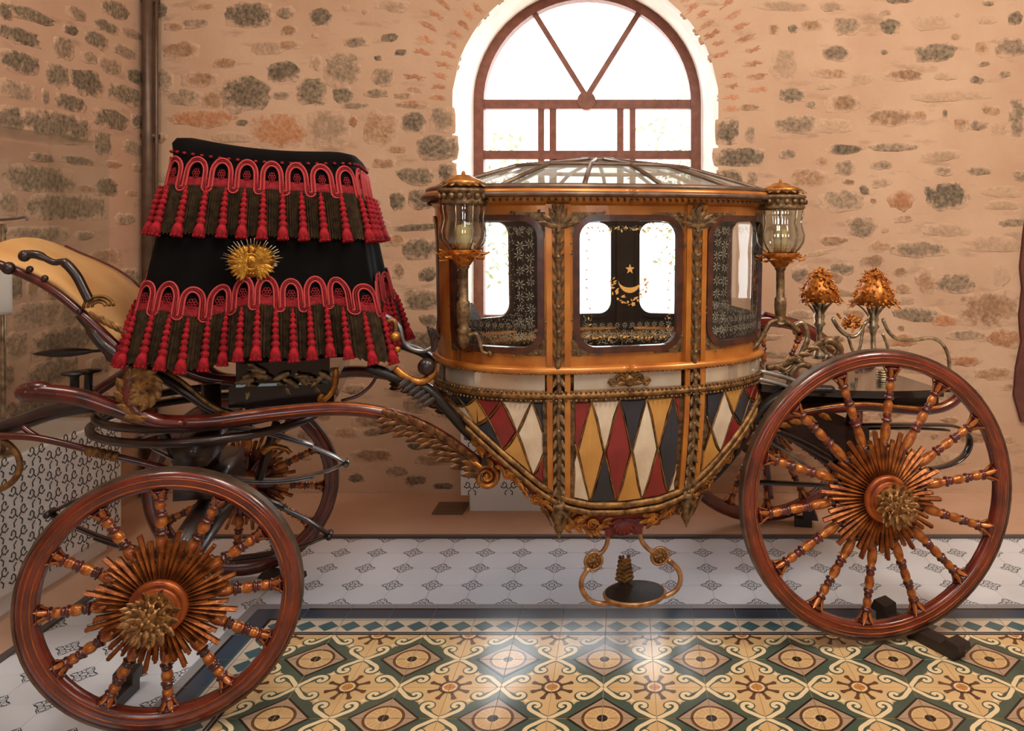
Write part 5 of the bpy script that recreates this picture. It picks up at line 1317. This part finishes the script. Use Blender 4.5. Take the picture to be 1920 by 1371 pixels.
# ================================================================ lanterns
def lantern(px, v, ys, wpx):
    y_fin, y_cap, y_gal, y_gl0, y_gl1, y_cup, y_stem, y_tip = ys
    c = W(px, y_gl1, v); g = node('lantern', c); zz = lambda y: W(px, y, v).z
    TM = Matrix.Translation(V((c.x, c.y, 0)))
    r = abs(W(px+wpx/2, y_gl1, v).x-W(px-wpx/2, y_gl1, v).x)/2
    q = MB(); q.lathe([(0, zz(y_fin)), (.006, zz(y_fin)-.004), (.010, zz(y_fin)-.02), (.030, zz(y_cap)+.02), (.052, zz(y_cap)+.008), (r*.82, zz(y_cap)-.004), (r*.86, zz(y_cap)-.018), (r*.7, zz(y_cap)-.028)], 20, TM); part('cap', q, 'gold_leaf', g)
    q = MB(); za, zb = zz(y_cap)-.03, zz(y_gl0)
    q.lathe([(r*.7, za), (r*1.0, za-.006), (r*1.05, za-.016), (r*.96, za-.022), (r*.96, zb+.018), (r*1.0, zb+.010), (r*.92, zb), (r*.5, zb)], 24, TM)
    for k in range(18):
        a = 2*PI*k/18; q.ball((c.x+r*math.cos(a), c.y+r*math.sin(a), (za+zb)/2), .013, 6, 4); q.leaf((c.x+r*.84*math.cos(a), c.y+r*.84*math.sin(a), zz(y_cap)-.014), (math.cos(a), math.sin(a), -.9), (math.cos(a), math.sin(a), .6), .026, .02, .1, rows=4)
    part('gallery', q, 'bronze_carving', g)
    q = MB(); h = zz(y_gl0)-zz(y_gl1); z1 = zz(y_gl1)
    q.lathe([(r*.62, z1), (r*.80, z1+h*.08), (r*.98, z1+h*.25), (r*1.02, z1+h*.42), (r*.93, z1+h*.6), (r*.88, z1+h*.72), (r*.98, z1+h*.9), (r*.95, z1+h)], 48, TM, lobes=8, lamp=.09); part('glass', q, 'lamp_glass', g)
    q = MB()
    for k in range(8):
        a = 2*PI*(k+.5)/8; q.tube([(c.x+r*f*.92*math.cos(a), c.y+r*f*.92*math.sin(a), z1+h*t) for f, t in ((.66, 0), (.98, .25), (1.02, .42), (.90, .68), (.97, 1))], .003, 5)
    part('glass_rib', q, 'silver', g, kind='stuff')
    q = MB(); q.lathe([(0, z1), (.030, z1), (.030, z1+h*.5), (.026, z1+h*.55), (.004, z1+h*.57), (.004, z1+h*.66), (0, z1+h*.66)], 14, TM); part('candle', q, 'candle', g)
    q = MB(); zc = zz(y_cup); q.lathe([(r*.72, z1), (r*.74, z1-.012), (r*.5, z1-.03), (.03, zc), (.022, zc-.008)], 18, TM)
    for k in range(26):
        a = 2*PI*k/26; rr = r*(.62+.14*(k % 2)); q.leaf((c.x+rr*math.cos(a), c.y+rr*math.sin(a), z1-.012-.014*(k % 3)), (math.cos(a), math.sin(a), -.4+.5*(k % 2)), (math.cos(a)*.3, math.sin(a)*.3, 1), .034, .024, .25, rows=4)
    part('flower_cup', q, 'flower_gold', g)
    q = MB(); zs0, zs1 = zz(y_stem), zc; L_ = zs1-zs0; zt2 = zz(y_tip)
    q.lathe([(.022, zs1), (.026, zs1-.01), (.019, zs1-.02), (.020, zs0+L_*.45), (.026, zs0+L_*.42), (.028, zs0+L_*.3), (.024, zs0+L_*.1), (.018, zs0+.01), (.028, zs0), (.02, zs0-.014), (.026, (zs0+zt2)/2), (.014, zt2+.01), (.002, zt2)], 14, TM); part('stem', q, 'bronze_carving', g)
    return g
lf = lantern(869, -.50, (320, 338, 362, 385, 468, 496, 618, 655), 94)
lr = lantern(1463, -.42, (335, 352, 374, 394, 474, 500, 602, 612), 86)
q = MB(); q.tube(WP([(872, 632), (892, 626), (900, 645), (905, 660), (918, 664)], -.50, 4), .008, 8); q.ball(W(919, 663, -.50), .014); q.tube([W(872, 600, -.50), W(872, 600, -.30)], .012, 6); part('bracket', q, 'bronze_carving', lf)
q = MB(); q.tube(WP([(1395, 660), (1418, 648), (1434, 622), (1446, 604), (1463, 602), (1480, 606), (1498, 622)], -.42, 4), .012, 8); part('bracket', q, 'bronze_carving', lr)
# ================================================================ folding step below the door
vs_ = -.50
stg = node('step', W(1190, 1112, vs_))
for pts, c_ in (([(1140, 1002), (1138, 1020), (1130, 1034), (1120, 1040)], (1113, 1052)), ([(1199, 1000), (1204, 1016), (1216, 1030), (1226, 1036)], (1237, 1043))):
    q = MB(); q.tube(WP(pts, vs_, 5), .010, 8)
    cc = W(*c_, vs_); q.tube([cc+V((.036*math.cos(2*PI*i/20), 0, .036*math.sin(2*PI*i/20))) for i in range(20)], .007, 6, closed=True)
    low = [(1104, 1066), (1092, 1084), (1091, 1104), (1104, 1124), (1125, 1132), (1146, 1131)] if c_[0] < 1200 else [(1252, 1050), (1270, 1066), (1276, 1086), (1268, 1106), (1250, 1117), (1238, 1118)]
    q.tube(WP(low, vs_, 4), .011, 8); part('step_arm', q, 'step_metal', stg)
    q = MB(); q.lathe([(0, -.004), (.033, -.004), (.03, .006), (.02, .003), (.012, .009), (0, .010)], 16, Matrix.Translation(cc)@Matrix.Rotation(PI/2, 4, 'X'))
    for k in range(8): a = 2*PI*k/8; q.ball(cc+V((.02*math.cos(a), -.006, .02*math.sin(a))), .007, 6, 4)
    part('rosette', q, 'gold_dull', stg)
tc = W(1190, 1112, vs_); tr = abs(W(1246, 1112, vs_).x-W(1134, 1112, vs_).x)/2
q = MB(); q.lathe([(0, .0), (1, 0), (1.0, .006), (0, .007)], 36, Matrix.Translation(tc)@Matrix.Diagonal((tr*.97, .10, 1, 1))); part('tread', q, 'black_leather', stg, smooth=False)
q = MB(); q.lathe([(0, -.018), (.95, -.018), (1.03, -.010), (1.05, 0), (1.0, .008), (.96, .004)], 36, Matrix.Translation(tc)@Matrix.Diagonal((tr, .104, 1, 1))); part('tray_rim', q, 'step_metal', stg)
q = MB(); fp = W(1170, 1095, -.40)
q.tube([fp, fp+V((0, 0, .06)), fp+V((-.004, 0, .125))], [.016, .013, .004], 8)
for i in range(6):
    for d in (1, -1): q.leaf(fp+V((0, -.01, .012+.018*i)), (d, 0, .5), (0, -1, 0), .042-.003*i, .022, .2); q.ball(fp+V((d*(.034-.003*i), -.008, .03+.018*i)), .009, 6, 4)
part('leaf_ornament', q, 'gold_dull', stg)
for x_ in (1140, 1199):
    q = MB(); q.tube([W(x_, 1002, vs_), W(x_, 989, -.30)], .010, 6); part('step_hinge', q, 'dark_wood', stg)
# ================================================================ hammercloth over the driver's seat
hz0, hz1 = 1.265, 2.05
uL0, uR0 = W(200, 690, -.50).x, W(730, 700, -.50).x; uL1, uR1 = W(303, 290, -.40).x, W(664, 300, -.40).x
hb = empty('hammercloth', CO+V(((uL0+uR0)/2*CP, (uL0+uR0)/2*SP, 1.34)), "black velvet hammercloth with red braid, tassels and gold crest draped over the driver's seat", 'cloth cover', rz=PSI)
HB = V(((uL0+uR0)/2, 0, 1.34))
def hpart(name, mb, m, parent=None, smooth=True, **kw):
    o = mb.build(name, m, parent or hb, smooth=smooth, **kw); o.location -= HB if not parent else (HB+parent.location); return o
HN = 6.; NTH = 720; ht = []
hu, hv = (uR0-uL0)/2, .50
for i in range(NTH+1):
    a = -PI/2+2*PI*i/NTH; ht.append((hu*math.copysign(abs(math.cos(a))**(2/HN), math.cos(a)), hv*math.copysign(abs(math.sin(a))**(2/HN), math.sin(a))))
ha = [0.]
for i in range(NTH): ha.append(ha[-1]+math.dist(ht[i], ht[i+1]))
HP = ha[-1]
def hplan(f):
    s = (f % 1)*HP; i = max(0, min(NTH-1, bisect.bisect_right(ha, s)-1)); d = ha[i+1]-ha[i]; t = (s-ha[i])/d if d else 0
    return ht[i][0]+(ht[i+1][0]-ht[i][0])*t, ht[i][1]+(ht[i+1][1]-ht[i][1])*t
def cloth(f, z, off=0.):
    t = min(1, max(0, (z-hz0)/(hz1-hz0))); x, y = hplan(f); a = hplan(f-.004); c = hplan(f+.004)
    tx, ty = c[0]-a[0], c[1]-a[1]; l = math.hypot(tx, ty); n_ = (ty/l, -tx/l)
    cu = ((uL0+uR0)/2)*(1-t)+((uL1+uR1)/2)*t; ku = 1+((uR1-uL1)/(uR0-uL0)-1)*t; kv = 1+(.40/.50-1)*t
    fo = (1-t)**1.3*(.030*math.sin(f*2*PI*9+.8)+.018*math.sin(f*2*PI*16+2.1))
    return V((cu+x*ku+n_[0]*(off+fo), y*kv+n_[1]*(off+fo), z))
q = MB(); n_ = 180; k = 14; vs = []; fs = []
for i in range(n_):
    for j in range(k+1): vs.append(cloth(i/n_, hz0+.02+(hz1-hz0-.02)*j/k))
for i in range(n_):
    for j in range(k): fs.append((i*(k+1)+j, ((i+1) % n_)*(k+1)+j, ((i+1) % n_)*(k+1)+j+1, i*(k+1)+j+1))
q.add(vs, fs); hpart('skirt', q, 'velvet_black')
# seat cushion: saddle-shaped top
q = MB(); vs = []; fs = []; m = 60; rings = ((.985, -.03), (1.01, .02), (.97, .045), (.85, .06), (.5, .05), (.0, .04))
cxu = (uL1+uR1)/2
def top_z(u): 
    x = (u-cxu)/((uR1-uL1)/2); return .034*x*x-.028*x
for (f, dz) in rings:
    for i in range(m):
        p = cloth(i/m, hz1); u = cxu+(p.x-cxu)*f; vs.append(V((u, p.y*f, hz1+dz+top_z(u)*(1 if dz > 0 else 0))))
for r in range(len(rings)-1):
    for i in range(m): fs.append((r*m+i, r*m+(i+1) % m, (r+1)*m+(i+1) % m, (r+1)*m+i))
q.add(vs, fs); hpart('seat_cushion', q, 'velvet_black')
q = MB(); rp_ = []
for i in range(160):
    p = cloth(i/160, hz1, .006); p.z += top_z(p.x)*.7+.004; rp_.append(p)
for i in range(160):
    if i % 2: q.ball(rp_[i], (.008, .008, .006), 5, 4)
hpart('rope_trim', q, 'braid_red', kind='stuff')
def tier(zt, arch_h, band_h, fr_len, na, nt, dz=lambda f: 0):
    hf = .5/na
    # red band under the arches
    q = MB(); m = 200; vs = []; fs = []
    for i in range(m):
        f = i/m; z = zt-arch_h+dz(f); vs += [cloth(f, z+band_h*.75, .006), cloth(f, z, .008)]
    for i in range(m): fs.append((2*i, 2*((i+1) % m), 2*((i+1) % m)+1, 2*i+1))
    q.add(vs, fs); hpart('trim_band', q, 'braid_red')
    # fringe of cords
    q = MB(); m = 620; vs = []; fs = []
    for i in range(m):
        f = i/m; z = zt-arch_h+.006+dz(f); o_ = .012 if i % 2 else .005
        vs += [cloth(f, z, o_*.8), cloth(f, z-fr_len*.5, o_+.004), cloth(f, z-fr_len+.006*math.sin(i*2.3), o_+.006)]
    for i in range(m):
        i2 = (i+1) % m
        for j in range(2): fs.append((3*i+j, 3*i2+j, 3*i2+j+1, 3*i+j+1))
    q.add(vs, fs); hpart('fringe', q, 'fringe', smooth=False, kind='stuff', label='olive brown cord fringe')
    for k in range(na):
        fc = (k+.5)/na
        pts = [(fc-hf*.74, zt-arch_h*1.02), (fc-hf*.74, zt-arch_h*.75)]
        for i in range(13):                  # arch
            a = PI-PI*i/12; pts.append((fc+hf*.74*math.cos(a), zt-arch_h*.48+arch_h*.48*math.sin(a)))
        for i in range(1, 9):                # loop down to the next arch
            a = PI+PI*i/8; pts.append((fc+hf+hf*.26*math.cos(a), zt-arch_h*1.02+arch_h*.10*math.sin(a)))
        sp = 2*PI*.5*HP*0+1
        q = MB()
        for o_, r, mi in ((-.0085, .004, 1), (0, .0035, 0), (.0085, .004, 1)):
            P3 = []
            for i in range(len(pts)):
                a = pts[max(i-1, 0)]; c = pts[min(i+1, len(pts)-1)]; dx, dz_ = (c[0]-a[0])*HP, c[1]-a[1]; l = math.hypot(dx, dz_) or 1
                P3.append(cloth(pts[i][0]-dz_/l*o_/HP, pts[i][1]+dx/l*o_+dz(pts[i][0]), .010))
            q.tube(P3, r, 5, mi=mi, caps=False)
        hpart('scallop_braid', q, ['braid_red', 'braid_pink'])
        q = MB(); cz_ = zt-arch_h*.52+dz(fc)
        for kk in range(6): a = 2*PI*kk/6; q.tube([cloth(fc+(.011*math.cos(a)+.0075*math.cos(b_*1.26))/HP, cz_+.011*math.sin(a)+.0075*math.sin(b_*1.26), .008) for b_ in range(6)], .0022, 4)
        hpart('embroidered_flower', q, 'braid_red')
    for k in range(nt):
        f = (k+.3)/nt; p0 = cloth(f, zt-arch_h-.002+dz(f), .026); p1 = cloth(f, zt-arch_h-fr_len-.004+dz(f), .034)
        d = p1-p0; o = link('tassel', TAS, hb, p0-HB, scale=(1, 1, d.length/.2)); o.rotation_euler = V((0, 0, -1)).rotation_difference(d).to_euler()
q = MB(); prof = [(.002, .0)]; z = 0
for r, l in ((.006, .016), (.009, .020), (.011, .020), (.013, .022), (.0125, .022), (.014, .024), (.016, .026)):
    prof += [(r*.55, -z-.001), (r, -z-l*.3), (r, -z-l*.7), (r*.55, -z-l+.001)]; z += l
prof += [(.013, -z), (.019, -z-.022), (.021, -z-.048), (.004, -z-.052)]
q.lathe(prof, 9)
for k in range(8): a = 2*PI*k/8; q.ball((.018*math.cos(a), .018*math.sin(a), -z-.047), .0058, 5, 4)
TAS = share(q.build('tassel', 'tassel_red', center=False))
zA = W(480, 305, -.42).z; zB_ = W(480, 530, -.47).z
tier(zA, .102, .045, .19, 29, 40, lambda f: .02*math.cos(2*PI*(f+.25)))
tier(zB_, .10, .05, .20, 38, 56, lambda f: .016*math.sin(2*PI*f*5+.6)+.012*math.sin(2*PI*f*11+2))
# gold crest
cf = None
best = min((abs(cloth(f/2000, 1.70).x-W(475, 490, -.455).x), f/2000) for f in range(-200, 200)); cf = best[1]; cz_ = W(475, 490, -.455).z
cr = hpart('crest', (lambda b_: (b_.ball(cloth(cf, cz_, .004), (.088, .022, .066), 20, 10), b_)[1])(MB()), 'emblem_gold', label='gold crest of flags, shield and weapons')
q = MB(); c0_ = cloth(cf, cz_, .014); random.seed(14)
for k in range(46):
    a = 2*PI*k/46+random.uniform(-.04, .04)
    if math.sin(a) < -.2 and k % 2: continue
    r1 = 1.16 if math.sin(a) > .1 else 1.06
    r1 *= random.uniform(.96, 1.08)
    q.tube([c0_+V((.066*math.cos(a), 0, .05*math.sin(a))), c0_+V((.090*r1*math.cos(a), -.006, .076*r1*math.sin(a)))], [.0035, .0012], 5)
hpart('crest_rays', q, 'silver', kind='stuff')
q = MB(); c0_ = cloth(cf, cz_, .024)
for sg in (1, -1):
    for k in range(6):
        a = .15+k*.24; q.leaf(c0_+V((sg*.012, 0, -.006)), (sg*math.cos(a), 0, math.sin(a)), (0, -1, 0), .074, .024, .02)
    for k in range(5):
        a = -.2-k*.24; q.leaf(c0_+V((sg*.012, 0, -.012)), (sg*math.cos(a), 0, math.sin(a)), (0, -1, 0), .068, .026, .02)
q.ball(c0_, (.020, .010, .024), 12, 8); q.tube([c0_+V((.026*math.cos(2*PI*i/20), -.004, .030*math.sin(2*PI*i/20))) for i in range(20)], .0035, 5, closed=True); q.ball(c0_+V((0, 0, .045)), (.014, .008, .016), 8, 6)
for k in range(16): a = PI+PI*k/15; q.ball(c0_+V((.05*math.cos(a), .004, .046*math.sin(a))), .008, 6, 4)
hpart('crest_relief', q, 'emblem_gold')
# ================================================================ wheel stands
def stand(label, a, c, blk, hgt=.045, wd=.07):
    a = V(a); c = V(c); d = (c-a); ang = math.atan2(d.y, d.x)
    g = empty('wheel_stand', (a.x, a.y, .0), label, 'wheel stand', 'dark wooden stands under the coach wheels'); o_ = V(g.location)
    z0 = a.z
    q = MB(); q.box((a+c)/2+V((0, 0, hgt/2)), (d.length, wd, hgt), rz=ang); o = q.build('rail', 'stand_wood', g, smooth=False); o.location -= o_
    for e, s_ in blk:
        p = a+d*e; q = MB(); h = s_
        R_ = Matrix.Rotation(ang, 3, 'Z')
        pts = [(-.045, -wd/2*1.1, hgt), (.045, -wd/2*1.1, hgt), (.045, wd/2*1.1, hgt), (-.045, wd/2*1.1, hgt), (-.02, -wd/2*1.1, hgt+h), (.04, -wd/2*1.1, hgt+h*.8), (.04, wd/2*1.1, hgt+h*.8), (-.02, wd/2*1.1, hgt+h)]
        q.add([p+R_@V(x) for x in pts], [(0, 3, 2, 1), (4, 5, 6, 7), (0, 1, 5, 4), (1, 2, 6, 5), (2, 3, 7, 6), (3, 0, 4, 7)]); o = q.build('chock', 'stand_wood', g, smooth=False); o.location -= o_
fl = lambda px, py: V((at(px, py, CAMH*FPX/(py-VPY)).x, CAMH*FPX/(py-VPY), 0))
stand('dark wooden stand rail under the rear wheel on the patterned tiles', fl(1652, 1160), fl(1800, 1236), ((.03, .05), (.95, .03)))
stand('dark wooden stand rail under the front wheel on the patterned border', fl(245, 1292), fl(188, 1348), ((.06, .05),))
p = fl(500, 1095); stand('dark wooden stand rail under the front wheel beside the white tiles by the left case', p, p+V((.16, -.03, 0)), ((.1, .03), (.95, .03)), .04, .07)
p = fl(1522, 990)+V((0, 0, .012)); stand('dark wooden stand rail under the rear wheel on the plain screed by the wall', p, p+V((-.10, .02, 0)), ((.08, .06),), .045, .07)
